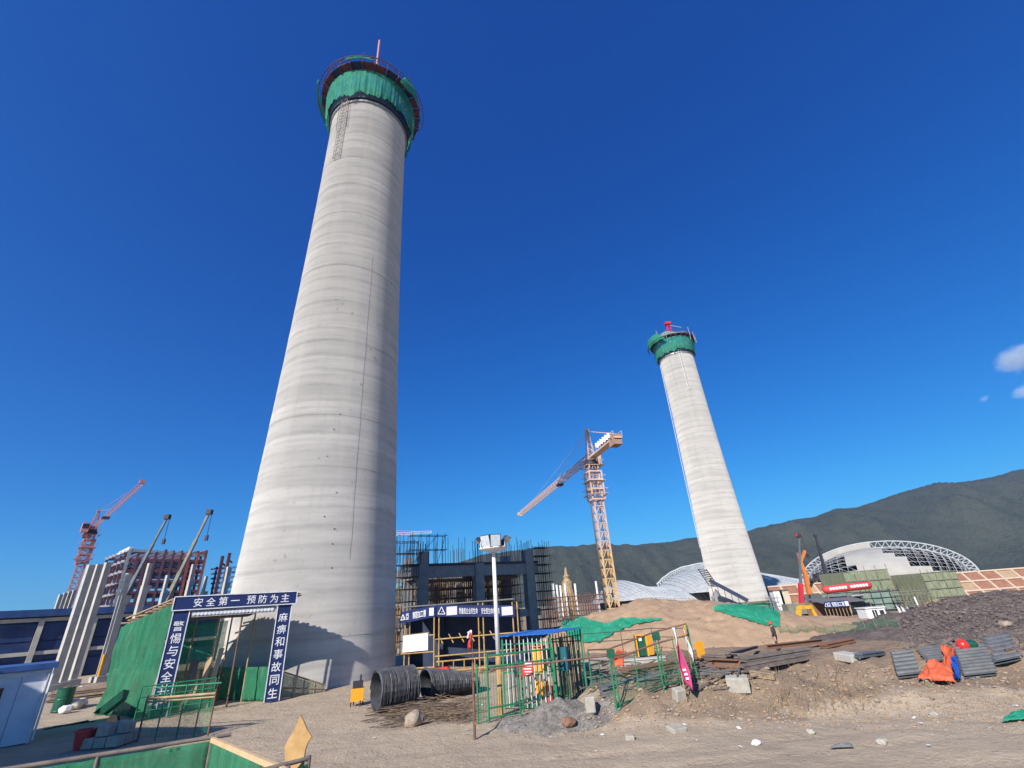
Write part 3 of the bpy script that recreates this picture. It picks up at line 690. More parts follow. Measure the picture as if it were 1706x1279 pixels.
gs = 'single purple steel columns'
for px, pt in ((356, 926), (367, 921)):
    q = P(px, 1000, 92); q.z = 0; h = zat(q.x, q.y, pt); t = thing('steel_column', 'lone purple steel column standing between steel frame and near chimney', 'column', q, gs)
    bar('shaft', q, q + Z * h, .5, 'purple_primer', t, .5, LU); bar('stub', q + Z * (h - 1.2), q + Z * (h - 1.8) + LU * .8, .25, 'red_primer', t)
fr2 = thing('steel_rack', 'low blue steel rack seen between steel columns and near chimney', 'rack', P(372, 1030, 100))
for k in range(6): a = P(352, 988 - k * 8, 100); c2 = P(404, 984 - k * 8, 100); bar('rack_beam', a, c2, .3, 'blue_steel', fr2, .35)
for px in (352, 376, 402): a = P(px, 990, 100); a.z = 0; bar('rack_post', a, Vector((a.x, a.y, zat(a.x, a.y, 944))), .3, 'blue_steel', fr2)

# ---------------------------------------------------------------- cranes
def truss3(b, a, c, w, h, n, r, up=Z, rb=None):        # triangular boom, two lower chords, one upper
    d = (c - a).normalized(); s = d.cross(up).normalized(); rb = rb or r * .6
    for k in range(n):
        p, q = a.lerp(c, k / n), a.lerp(c, (k + 1) / n); m = (p + q) / 2 + up * h
        for sg in (-1, 1):
            b.tube(p + s * sg * w / 2, m, rb, 4); b.tube(m, q + s * sg * w / 2, rb, 4)
        b.tube(p + s * w / 2, p - s * w / 2, rb, 4); b.tube(p + s * w / 2, q - s * w / 2, rb, 4)
    return d, s
def tower_crane(name, label, base, zs, jd, jl, cj, mw, mats, head, detail=1, zb=0.0, js=1.0):
    mc, mj, mk = mats; base = Vector((base.x, base.y, zb)); jd = Vector(jd).normalized(); sd = Vector((-jd.y, jd.x, 0)); T = thing(name, label, 'tower crane', base); top = lambda x, y, z: base + jd * x + sd * y + Z * (z - zb)
    rz = math.atan2(jd.y, jd.x); h = mw / 2; zc = zs - 6.5
    for x in (-h, h):
        for y in (-h, h): bar('mast_chord', top(x, y, zb), top(x, y, zc * .55), .20, mc[0], T, up=jd); bar('mast_chord', top(x, y, zc * .55), top(x, y, zs), .20, mc[1], T, up=jd)
    n = int((zs - zb) / (mw * .85)); zz = [zb + (zs - zb) * k / n for k in range(n + 1)]
    b0, b1 = MB(), MB()
    for k in range(n):
        b = b0 if zz[k] < zc * .55 else b1; z0, z1 = zz[k], zz[k + 1]; zm = (z0 + z1) / 2
        for (x0, y0, x1, y1) in ((-h, -h, h, -h), (h, -h, h, h), (h, h, -h, h), (-h, h, -h, -h)):
            b.bar(top(x0, y0, z0), top(x1, y1, z0), .11); b.bar(top(x0, y0, z0), top((x0 + x1) / 2, (y0 + y1) / 2, z1), .1); b.bar(top((x0 + x1) / 2, (y0 + y1) / 2, z1), top(x1, y1, z0), .1)
    b0.build('mast_bracing', mc[0], T, 'stuff'); b1.build('mast_bracing', mc[1], T, 'stuff')
    # climbing cage with walkways
    for x in (-h - .35, h + .35):
        for y in (-h - .35, h + .35): bar('cage_post', top(x, y, zc), top(x, y, zs - 1.2), .22, mc[1], T, up=jd)
    for k, z in enumerate((zc, zc + 1.9, zc + 3.6, zs - 1.3)):
        e = h + .35
        for (x0, y0, x1, y1) in ((-e, -e, e, -e), (e, -e, e, e), (e, e, -e, e), (-e, e, -e, -e)): bar('cage_rail', top(x0, y0, z), top(x1, y1, z), .2, mc[1], T, .28)
    for z, e in ((zc + .9, h + .8), (zc + 3.4, h + .7), (zs - .2, h + .8)):
        for sg in (-1, 1):
            bar('walkway', top(-e, sg * e, z), top(e, sg * e, z), .35, mc[1], T, .08); bar('walkway', top(sg * e, -e, z), top(sg * e, e, z), .35, mc[1], T, .08)
            bar('hand_rail', top(-e, sg * (e + .25), z + 1), top(e, sg * (e + .25), z + 1), .07, mc[1], T); bar('hand_rail', top(sg * (e + .25), -e, z + 1), top(sg * (e + .25), e, z + 1), .07, mc[1], T)
    MB().lathe(top(0, 0, zs), [(mw * .75, 0), (mw * .75, .5), (mw * .6, .9), (mw * .6, 1.2)], 20).build('slewing_ring', mk, T)
    MB().box(top(1.2, -h - .9, zs + 1.3), (1.7, 1.3, 2.1), rz).build('cab', mc[1], T); MB().box(top(1.25, -h - .92, zs + 1.55), (1.74, 1.2, 1.0), rz).build('cab_window', 'window_dark', T)
    zj = zs + 1.5
    for x in (-.7, .7):
        for y in (-.7, .7): bar('head_leg', top(x, y, zj - .3), top(x * .25 - .2, y * .25, zs + head), .16, mc[1], T, up=jd)
    b = MB()
    for k in range(5):
        z0 = zj + (zs + head - zj) * k / 5; e = .7 * (1 - .15 * k)
        for sg in (-1, 1): b.bar(top(-e, sg * e, z0), top(e * .8, sg * e * .85, z0 + head / 7), .09); b.bar(top(sg * e, -e, z0), top(sg * e * .85, e * .8, z0 + head / 7), .09)
    b.build('head_bracing', mc[1], T, 'stuff'); MB().box(top(-.2, 0, zs + head + .1), (.9, .7, .4), rz).build('head_cap', mc[1], T)
    # jib: chords and lacing
    n = max(8, int(jl / 1.9)); ja, jb = top(1.0, 0, zj), top(jl, 0, zj); b = MB(); truss3(b, ja, jb, 1.3 * js, 1.25 * js, n, .07 * js, rb=.05 * js); b.build('jib_lacing', mj, T, 'stuff')
    for y in (-.65 * js, .65 * js): bar('jib_chord', ja + sd * y, jb + sd * y, .14 * js, mj, T)
    bar('jib_chord', ja + Z * 1.25 * js, jb + Z * 1.1 * js - jd * .8, .16 * js, mj, T)
    MB().box(top(jl * .33, 0, zj - .35), (1.6, 1.3, .4), rz).build('trolley', mk, T); MB().box(top(jl, 0, zj + .4), (.5, 1.3 * js, 1.0 * js), rz).build('jib_nose', mj, T)
    # counter jib
    bar('counter_jib_deck', top(-1, 0, zj - .1), top(-cj, 0, zj - .1), 1.5, mj, T, .3)
    for y in (-.8, .8):
        bar('counter_rail', top(-1, y, zj + 1.0), top(-cj, y, zj + 1.0), .07, mj, T)
        for k in range(7): bar('rail_post', top(-1 - (cj - 1) * k / 6, y, zj), top(-1 - (cj - 1) * k / 6, y, zj + 1.0), .06, mj, T)
    for k in range(3): MB().box(top(-cj + .5 + k * .75, 0, zj - .35), (.6, 1.5, 1.8), rz).build('counterweight', 'counterweight' if detail else mk, T)
    MB().box(top(-cj * .55, 0, zj + .6), (2.0, 1.2, 1.1), rz).build('hoist_winch', mk, T)
    hd = top(-.2, 0, zs + head)
    for f in (.36, .72): pole('pendant', hd, top(jl * f, 0, zj + 1.25), .035, mj, T)
    pole('pendant', hd, top(-cj + 1.2, .5, zj + .9), .05, mj, T); pole('pendant', hd, top(-cj + 1.2, -.5, zj + .9), .05, mj, T)
    return T, top, zj, jd, sd
p = P(985, 772, 85); tip = G(866, 856, p.z + 1.5)
T, top, zj, jd, sd = tower_crane('tower_crane', 'cream tower crane with lattice jib standing beside the farther chimney', p, p.z - .5, Vector((tip.x - p.x, tip.y - p.y, 0)), Vector((tip.x - p.x, tip.y - p.y, 0)).length, 12.5, 1.75, (('crane_yellow', 'crane_cream'), 'crane_cream', 'crane_dark'), 7.0, zb=-.5)
for k in range(6):                                      # row of white letter plates on the counter jib rail
    q = top(-5.6 - k * 1.05, .86, zj + .75); bar('letter_plate', q - Z * .45, q + Z * .45, .08, 'letter_white', T, .62, sd)
p = P(152, 890, 110); tip = G(236, 806, p.z + 1.5)
tower_crane('tower_crane', 'red tower crane with raised jib behind the precast columns', p, p.z, Vector((tip.x - p.x, tip.y - p.y, 0)), Vector((tip.x - p.x, tip.y - p.y, 0)).length, 9, 1.4, (('crane_cream', 'mast_pink'), 'mast_pink', 'crane_dark'), 5.5, 0, js=.6)
p = P(640, 893, 260); tip = P(719, 882, 262)
tower_crane('tower_crane', 'distant tower crane whose pale jib tip shows right of the near chimney', p, p.z - 1.5, Vector((tip.x - p.x, .5, 0)), (tip - p).length, 12, 2.0, (('crane_cream', 'crane_cream'), 'crane_cream', 'crane_dark'), 5, 0)

def mobile_crane(label, px0, py0, px1, py1, Y, Y1, m, w=1.0, mc='boom_olive', group=None, zb=0.0):
    a, c = P(px0, py0, Y), P(px1, py1, Y1); d = (c - a).normalized(); f = (zb + 2.6 - a.z) / d.z; foot = a + d * f
    t = thing('mobile_crane', label, 'mobile crane', Vector((foot.x, foot.y, zb)), group); L = (c - foot).length
    for k in range(4):
        s0 = foot + d * (L * (0, .24, .5, .75)[k] - (.4 if k else 0)); s1 = foot + d * L * (.26, .52, .77, 1)[k]
        bar('boom_section', s0, s1, w * (1 - .17 * k) * .8, m, t, w * (1 - .17 * k))
    MB().box(c, (.9, .7, .8), 0).build('boom_head', 'crane_dark', t); hd = Vector((d.x, d.y, 0)); hd = hd.normalized() if hd.length > .02 else Vector((1, 0, 0))
    pole('hoist_rope', c + hd * .5, c + hd * .5 - Z * 4.0, .05, 'rope_dark', t); MB().box(c + hd * .5 - Z * 4.4, (.45, .35, .9)).build('hook_block', 'crane_dark', t)
    rz = math.atan2(hd.y, hd.x); q = Vector((foot.x, foot.y, zb))
    MB().box(q + Z * 1.3 - hd * 1.0, (11, 2.6, .8), rz).build('chassis', mc, t); MB().box(q + Z * 2.3 - hd * 1.6, (4.2, 2.4, 1.3), rz).build('upper_body', mc, t)
    cb = MB(); cb.box(q + Z * 2.1 + hd * 4.3, (1.9, 2.4, 1.6), rz).build('cab', mc, t)
    s = Vector((-hd.y, hd.x, 0))
    for k in range(4):
        for sg in (-1, 1): u = q - hd * (5 - k * 2.9) + s * sg * 1.05 + Z * .6; MB().tube(u - s * .3, u + s * .3, .6, 14).build('wheel', 'rubber', t)
    pole('lift_ram', q + hd * 1.3 + Z * 1.7, foot + d * L * .2, .16, 'grey_steel', t); return t
mobile_crane('mobile crane with thin grey boom leaning past the steel frame corner', 228, 956, 279, 861, 84, 84, 'boom_grey', .7)
mobile_crane('mobile crane with olive boom rising just left of the gate banner', 285, 984, 349, 853, 80, 80, 'boom_olive', .7)
# ---------------------------------------------------------------- gate with slogan boards and the netted passage behind it
gl, gr_ = G(262, 1196), G(452, 1169); GU = (gr_ - gl).normalized(); GN = Vector((GU.y, -GU.x, 0)); GB = -GN
gt = thing('slogan_gate', 'navy slogan gate with white Chinese lettering on lintel and both posts', 'gate', (gl + gr_) / 2)
GHT = 5.75; GW = (gr_ - gl).length
def gp(u, n, z): return gl + GU * u + GN * n + Z * z
def board(name, u0, u1, z0, z1, n, m, th=.1): return bar(name, gp(u0, n, (z0 + z1) / 2), gp(u1, n, (z0 + z1) / 2), th, m, gt, z1 - z0)
pw = .78
lb = board('post_board', -pw / 2, pw / 2, .02, GHT - .72, 0, 'banner_blue'); rb = board('post_board', GW - pw / 2, GW + pw / 2, .02, GHT - .72, 0, 'banner_blue')
lin = board('lintel_board', -pw / 2 - .06, GW + pw / 2 + .2, GHT - .68, GHT, .05, 'banner_blue', .14)
fl = MB().bar(gp(pw / 2 + .1, -.02, GHT - .93), gp(GW - pw / 2 - .05, -.02, GHT - .93), .06, .34).build('floral_strip', 'floral_board', gt)
for u0 in (-pw / 2, pw / 2, GW - pw / 2, GW + pw / 2): bar('edge_trim', gp(u0, .06, .02), gp(u0, .06, GHT - .72), .05, 'frame_white', gt, .05, GU)
for z in (GHT - .7, GHT + .01): bar('edge_trim', gp(-pw / 2 - .08, .14, z), gp(GW + pw / 2 + .22, .14, z), .05, 'frame_white', gt, .05)
for u0 in (-pw / 2 - .08, GW + pw / 2 + .22): bar('edge_trim', gp(u0, .14, GHT - .7), gp(u0, .14, GHT), .05, 'frame_white', gt, .05, GU)
def vtext(s, u, z0, z1, size):
    for k, ch in enumerate(s): text(ch, 'letter_white', gt, gp(u, .056, z1 + (z0 - z1) * k / (len(s) - 1)), GU, Z, size, 'character')
vtext('警惕与安全共行', 0, .62, GHT - 1.5, .5); vtext('麻痹和事故同生', GW, .42, GHT - 1.42, .5)
for k, ch in enumerate('安全第一'): text(ch, 'letter_white', gt, gp(.72 + k * .62, .124, GHT - .34), GU, Z, .46 if ch != '一' else .46, 'character')
for k, ch in enumerate('预防为主'): text(ch, 'letter_white', gt, gp(3.42 + k * .62, .124, GHT - .34), GU, Z, .46, 'character')
b = MB()                                               # moulded flower row on the strip
for k in range(22): q = gp(.62 + k * (GW - 1.3) / 21, .02, GHT - .93); b.tube(q, q + GN * .03, .10, 8)
b.build('flower_relief', 'frame_white', fl, 'stuff')
# passage: bamboo roof deck on poles, net walls
ps = thing('netted_passage', 'bamboo roofed passage with bright green net wall behind the slogan gate', 'shelter', gp(0, -2.5, 0))
FARL = G(185, 1192); SD = (FARL - gl); SL = SD.length + .5; SD = Vector((SD.x, SD.y, 0)).normalized()
def sp(u, s, z): return gl + GU * u + SD * s + Z * z      # u along the gate, s into the passage
def rooz(u, s): return GHT - .15 - .95 * (s / SL)
for u in (.1, GW - .1, GW / 2 + .6):
    for s in (.3, SL * .5, SL - .2): pole('pole', sp(u, s, 0), sp(u, s, rooz(u, s)), .05, 'bamboo' if s > 1 else 'scaffold_rust', ps)
for k in range(22):
    s = .1 + (SL - .0) * k / 21; q = random.uniform(-.12, .12)
    pole('roof_pole', sp(-.35 + q, s, rooz(0, s) + .05 + q * .4), sp(GW + .9 + q, s + q, rooz(0, s) + .03 - q * .3), .055, 'bamboo', ps)
for k in range(10):
    u = -.3 + (GW + .5) * k / 9; q = random.uniform(-.3, .3)
    pole('roof_pole', sp(u, -.1 + q * .3, rooz(u, 0) + .16), sp(u + q, SL + .5, rooz(u, SL) + .2 + q * .3), .05, 'bamboo', ps)
MB().sheet(lambda u, v: sp(-.2 + (GW + 1.1) * u, SL * v, rooz(0, SL * v) - .06 + nz(u * 9, v * 6, 1, 2) * .04), 12, 8, .04).build('roof_boarding', 'old_timber', ps)  # roof stretched past the right post to throw more shade on the chimney
def wallnet(name, f, m, nu=70, nv=30, amp=.2, seed=0):
    def fn(u, v):
        p, n = f(u, v); return p + n * amp * (nz(u * 5, v * 1.6, 1.3, seed) + .8 * nz(u * 17 + v * 3, v * 2.2, 1, seed) + .3 * nz(u * 40, v * 5, 1, seed))
    return MB().sheet(fn, nu, nv, .006).build(name, m, ps, smooth=True)
SNl = Vector((SD.y, -SD.x, 0))
wallnet('net_wall', lambda u, v: (sp(-.32, .25 + SL * u, .06 + (rooz(0, SL * u) - .25) * v), -GU), 'net_green', seed=4)
wallnet('net_wall', lambda u, v: (sp(GW - .1, .4 + (SL - .4) * u, .05 + 1.7 * v), -GU), 'net_green', 30, 10, .1, 6)
wallnet('net_wall', lambda u, v: (sp(2.6 + (GW - 2.8) * u, SL - .1, .05 + 1.75 * v), GN), 'net_green', 30, 10, .1, 8)
wallnet('net_wall', lambda u, v: (sp(2.9 + (GW - 3.1) * u, SL - .05, 1.8 + 2.6 * v), GN), 'net_thin', 30, 10, .05, 8)
for k in range(11): u = 2.7 + (GW - 2.9) * k / 10; pole('stake', sp(u, SL - .25, 0), sp(u + random.uniform(-.2, .2), SL - .3, 1.5 + random.random() * .5), .025, 'bamboo', ps)
gp_ = 'planks leaning in the passage'
for k, (u, du, L, m) in enumerate(((2.35, .55, 2.5, 'fresh_plank'), (2.7, .75, 2.9, 'fresh_plank'), (2.05, .35, 1.9, 'fresh_plank'), (1.7, .5, 2.4, 'old_timber'))):
    a = sp(u, 1.2, .05); c2 = sp(u + du, 2.0, L); o = MB().bar(a, c2, .26 if k < 3 else .42, .05, GN).build('plank', m)
    tag(o, ('broad fresh plank leaning in the gate passage', 'longest fresh plank leaning in the gate passage', 'shortest fresh plank leaning in the gate passage', 'dark weathered plank leaning in the gate passage')[k], 'plank', gp_)
# lattice kerb and hoarding right of the gate, in the shed's shade
q0, q1 = G(468, 1118), G(545, 1152)
rl = thing('low_railing', 'low wooden railing sloping down beside the right gate post', 'railing', gp(GW + .6, -.5, 0))
a, c2 = gp(GW + .5, -.6, 1.35), gp(GW + 3.0, -1.2, .35); pole('rail', a, c2, .05, 'timber', rl); pole('rail', a - Z * .8, c2 - Z * .2, .04, 'timber', rl)
for k in range(5): p = a.lerp(c2, k / 4); pole('rail_post', Vector((p.x, p.y, 0)), p, .035, 'timber', rl)
MB().grid(lambda u, v: Vector((a.lerp(c2, u).x, a.lerp(c2, u).y, .03 + (a.lerp(c2, u).z - .1) * v)), 8, 3).build('mesh_infill', 'net_olive', rl)
# ---------------------------------------------------------------- middle: concrete frame in scaffolding, rebar shed, lamp, cage, fences
CU = Vector((.985, .17, 0)).normalized(); CN = Vector((.17, -.985, 0))
bY = 61.0
def cf(px, py=1000, Y=bY): q = P(px, py, Y); return Vector((q.x, q.y, 0))
c1, c3 = cf(703, 1000, 59), cf(884, 1000, 66)
rc = thing('concrete_building', 'unfinished concrete frame in chimney shade with upright rebar and scaffolding', 'building', (c1 + c3) / 2)
CU = (c3 - c1).normalized(); CN = Vector((CU.y, -CU.x, 0)); BL = (c3 - c1).length
def bp(u, n, z): return c1 + CU * u + CN * n + Z * z
zt = zat(c1.x, c1.y, 941); zb_ = zt - 1.6; D = 7.0
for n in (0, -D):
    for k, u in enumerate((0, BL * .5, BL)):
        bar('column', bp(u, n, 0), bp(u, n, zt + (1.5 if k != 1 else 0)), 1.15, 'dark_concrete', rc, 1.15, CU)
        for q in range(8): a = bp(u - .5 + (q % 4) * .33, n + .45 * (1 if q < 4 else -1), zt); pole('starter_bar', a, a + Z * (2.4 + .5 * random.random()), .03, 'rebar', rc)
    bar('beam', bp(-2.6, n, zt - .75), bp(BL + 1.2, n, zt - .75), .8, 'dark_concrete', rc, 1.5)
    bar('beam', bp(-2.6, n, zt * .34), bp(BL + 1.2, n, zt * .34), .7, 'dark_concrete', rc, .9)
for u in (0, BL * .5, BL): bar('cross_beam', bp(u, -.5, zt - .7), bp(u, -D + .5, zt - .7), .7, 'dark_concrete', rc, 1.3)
bar('edge_form', bp(-2.6, .45, zt - .05), bp(BL + 1.4, .45, zt - .05), .08, 'scaffold_dark', rc, .3)
for k in range(34):
    u = 1.3 + (BL - 2.2) * k / 33 + random.uniform(-.1, .1)
    if k % 5 in (0, 1) or random.random() < .55:
        h = random.choice((1.6, 2.2, 2.6, 3.2)); a = bp(u, .3, zt); pole('rebar_upright', a, a + Z * h, .028, 'rebar', rc)
    if random.random() < .6: a = bp(u + .1, -.3, zt); pole('rebar_upright', a, a + Z * random.uniform(1.2, 3.2), .025, 'rebar', rc)
def scaffold(name, label, f, L, dep, z0, z1, nu, nz_, m, cat='scaffold', group=None, r=.035, jit=.25, single=True, plank=True, rows=2):
    t = thing(name, label, cat, f(L / 2, 0, z0), group); b = MB(); rnd = random.Random(int(L * 77) + nu)
    for w in range(rows):
        n = -dep * w / max(1, rows - 1)
        for i in range(nu + 1):
            u = L * i / nu; h = z1 + rnd.uniform(-.2, 1) * jit * 4
            if single: pole('standard', f(u, n, z0), f(u, n, h), r, m, t)
            else: b.tube(f(u, n, z0), f(u, n, h), r, 5)
        for k in range(1, nz_ + 1):
            z = z0 + (z1 - z0) * k / nz_; e = rnd.uniform(0, jit)
            if single: pole('ledger', f(-.3 - e, n + .05, z), f(L + .3 + e, n + .05, z), r, m, t)
            else: b.tube(f(-.3 - e, n + .05, z), f(L + .3 + e, n + .05, z), r, 5)
    for i in range(nu + 1):
        for k in range(1, nz_ + 1): b.tube(f(L * i / nu, .1, z0 + (z1 - z0) * k / nz_ - .06), f(L * i / nu, -dep - .1, z0 + (z1 - z0) * k / nz_ - .06), r * .9, 5)
    for i in range(0, nu, 3): b.tube(f(L * i / nu, .08, z0), f(L * min(nu, i + 3) / nu, .08, z1), r * .9, 5)
    b.build('cross_tubes', m, t, 'stuff')
    if plank:
        for k in range(1, nz_): bar('walk_board', f(.1, -dep / 2, z0 + (z1 - z0) * k / nz_ + .04), f(L - .1, -dep / 2, z0 + (z1 - z0) * k / nz_ + .04), min(.5, dep * .6), 'timber', t, .05)
    return t
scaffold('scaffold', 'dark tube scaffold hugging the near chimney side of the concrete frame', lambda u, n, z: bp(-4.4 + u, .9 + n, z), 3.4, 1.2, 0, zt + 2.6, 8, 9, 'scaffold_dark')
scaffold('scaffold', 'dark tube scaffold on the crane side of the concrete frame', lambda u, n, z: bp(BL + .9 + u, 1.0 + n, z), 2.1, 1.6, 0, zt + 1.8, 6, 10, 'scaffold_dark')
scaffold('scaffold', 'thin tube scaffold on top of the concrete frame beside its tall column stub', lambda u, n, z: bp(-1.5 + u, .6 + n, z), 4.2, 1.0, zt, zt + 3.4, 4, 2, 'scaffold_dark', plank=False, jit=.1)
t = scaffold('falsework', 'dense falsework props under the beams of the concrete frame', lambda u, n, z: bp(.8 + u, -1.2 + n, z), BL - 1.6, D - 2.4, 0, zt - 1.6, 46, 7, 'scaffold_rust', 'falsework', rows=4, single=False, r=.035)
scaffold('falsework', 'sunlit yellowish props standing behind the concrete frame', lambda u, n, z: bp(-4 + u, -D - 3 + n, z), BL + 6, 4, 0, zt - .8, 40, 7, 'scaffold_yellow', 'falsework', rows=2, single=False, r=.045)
for k in range(5): bar('joist_row', bp(.9, -1.6 - k * .9, zt - 1.75), bp(BL - .9, -1.6 - k * .9, zt - 1.75), .12, 'timber', t, .2)
# slabs and walls beyond it that catch the sun
wl = thing('block_wall', 'sunlit half built block wall behind the concrete frame', 'wall', bp(BL * .4, -20, 0))
for k in range(6): MB().box(bp(-1 + k * 3.1, -20, 2.2 + (k % 3) * .3), (2.7, .4, 4.4 + (k % 3) * .6), math.atan2(CU.y, CU.x)).build('wall_bay', ('tile_cream', 'brick_fill', 'pale_block')[k % 3], wl)
for k in range(3): bar('wall_beam', bp(-2.5, -19.5, 1.9 + k * 1.7), bp(17, -19.5, 1.9 + k * 1.7), .4, 'pale_block', wl, .3)

# rebar shed
r0, r1, r2 = G(727, 1113), G(664, 1116), G(864, 1108)
r1 = P(668, 1100, 37.6); r1.z = 0; r0 = Vector((P(727, 1100, 36.2).x, 36.2, 0)); r2 = Vector((P(863, 1100, 36.6).x, 36.6, 0))
sh = thing('rebar_shed', 'open rebar shed on paired yellow scaffold poles', 'shed', r0)
S1 = (r1 - r0).normalized(); S2 = (r2 - r0).normalized(); back = Vector((S2.y * -1, S2.x, 0)); SHD = 5.5
zr = zat(r0.x, r0.y, 1007)
def twin(q, h):
    for d in (-.17, .17): pole('shed_post', q + S2 * d, q + S2 * d + Z * h, .05, 'scaffold_yellow', sh)
twin(r0, zr - .1); twin(r1 + S2 * .4, zr - .3); twin(r2, zr - .2); twin(r0.lerp(r2, .56), zr - .1)
for q in (r0, r1, r2, r0.lerp(r2, .5)): pole('shed_post', q + back * SHD, q + back * SHD + Z * (zr - .2), .05, 'scaffold_rust', sh)
for py in (1057, 1085, 1111):
    z0 = zat(r0.x, r0.y, py); pole('shed_rail', r0 + Z * z0 - S2 * .1, r1 + Z * (z0 - .1), .045, 'scaffold_yellow', sh); pole('shed_rail', r0 + Z * (z0 - .3) - S2 * .1, r2 + Z * (z0 - .25), .045, 'scaffold_yellow', sh)
for k in range(7):
    q = r0.lerp(r2, .08 + .13 * k); pole('stub_post', q, q + Z * .9, .04, 'scaffold_yellow', sh)
    if k < 6: z0 = zat(r0.x, r0.y, 1073); pole('diagonal_stay', q + Z * z0, q + Z * (z0 + .55) - S2 * .35 + back * .3, .04, 'scaffold_yellow', sh)
pole('stub_rail', r0 + Z * .9, r2 + Z * .95, .045, 'scaffold_yellow', sh); pole('stub_rail', r0 + Z * .25, r2 + Z * .3, .045, 'scaffold_rust', sh)
MB().sheet(lambda u, v: r1.lerp(r2, u) + back * (v * SHD) + Z * (zr + .05), 6, 3, .08).build('shed_roof', 'slate_sheet', sh)
MB().box(r0.lerp(r2, .45) + back * SHD + Z * 1.9, (7.5, .1, 3.8), math.atan2(S2.y, S2.x)).build('back_screen', 'form_navy', sh)
MB().box(r1.lerp(r0, .45) + back * (SHD - .5) + Z * 1.9, (3.5, .1, 3.8), math.atan2(S1.y, S1.x)).build('back_screen', 'form_navy', sh)
def banner(label, a0, a1, pxy, texts, seed):
    (ta, tb_), (ba, bb) = pxy; f = (a1 - a0).normalized(); n = Vector((f.y, -f.x, 0)); zz = [zat(a0.x, a0.y, ta), zat(a1.x, a1.y, tb_), zat(a0.x, a0.y, ba), zat(a1.x, a1.y, bb)]
    o = thing('banner', label, 'banner', a0 + Z * zz[2])
    def fn(u, v): return a0.lerp(a1, u) + Z * ((zz[2] + (zz[3] - zz[2]) * u) * (1 - v) + (zz[0] + (zz[1] - zz[0]) * u) * v) + n * (.15 + .02 * math.sin(u * 9 + v))
    MB().sheet(fn, 24, 4, .03).build('banner_cloth', 'banner_blue', o)
    L = (a1 - a0).length; up = Z; ux = (fn(1, .5) - fn(0, .5)).normalized()
    for s, u, h, w, kind in texts:
        q = fn(u, .5) + n * .03
        if kind == 'panel': MB().box(q, (w, .02, h), math.atan2(f.y, f.x)).build('picture_panel', s, o)
        elif kind == 'logo':
            b = MB(); e = [q + ux * -h * .5 + Z * -h * .42, q + Z * h * .5, q + ux * h * .5 + Z * -h * .42]
            for i in range(3): b.bar(e[i], e[(i + 1) % 3], .04, h * .15, n)
            b.bar(q - Z * h * .12, q - Z * h * .12 + ux * h * .24, .03, h * .1, n); b.build('logo', 'letter_white', o)
        else: text(s, 'letter_white', o, q, ux, Z, h, width=w)
    return o
bh = .5
banner('navy rebar shed name banner on the side facing the near chimney', r1, r0, ((1019.5, 1008), (1038.5, 1027)), (('', .07, .38, 0, 'logo'), ('亞', .20, .42, .3, 't'), ('钢筋加工棚', .54, .46, 1.2, 't'), ('poster_yellow', .90, .5, .4, 'panel')), 1)
banner('long navy safety slogan banner across the front of the rebar shed', r0, r2, ((1007.5, 1008), (1027, 1027)), (('', .065, .5, 0, 'logo'), ('poster_pale', .195, .55, .75, 'panel'), ('质量是企业的生命', .405, .4, 1.35, 't'), ('安全是生命的保障', .685, .4, 1.3, 't'), ('poster_pale', .90, .55, .8, 'panel')), 2)
q = r0.lerp(r1, .48); o = thing('white_board', 'blank white board hung on the rebar shed rails', 'board', q + Z * zat(q.x, q.y, 1082)); n = Vector((S1.y, -S1.x, 0)) * -1
if n.y > 0: n = -n
z0, z1 = zat(q.x, q.y, 1083), zat(q.x, q.y, 1055); L1 = (r1 - r0).length
MB().sheet(lambda u, v: r0.lerp(r1, .2 + .72 * u) + n * .14 + Z * (z0 - .1 * u + (z1 - z0) * v), 6, 4, .02).build('sheet', 'white_paint', o); bar('batten', r0.lerp(r1, .18) + n * .14 + Z * (z1 + .03), r0.lerp(r1, .94) + n * .14 + Z * (z1 - .07), .05, 'timber', o)

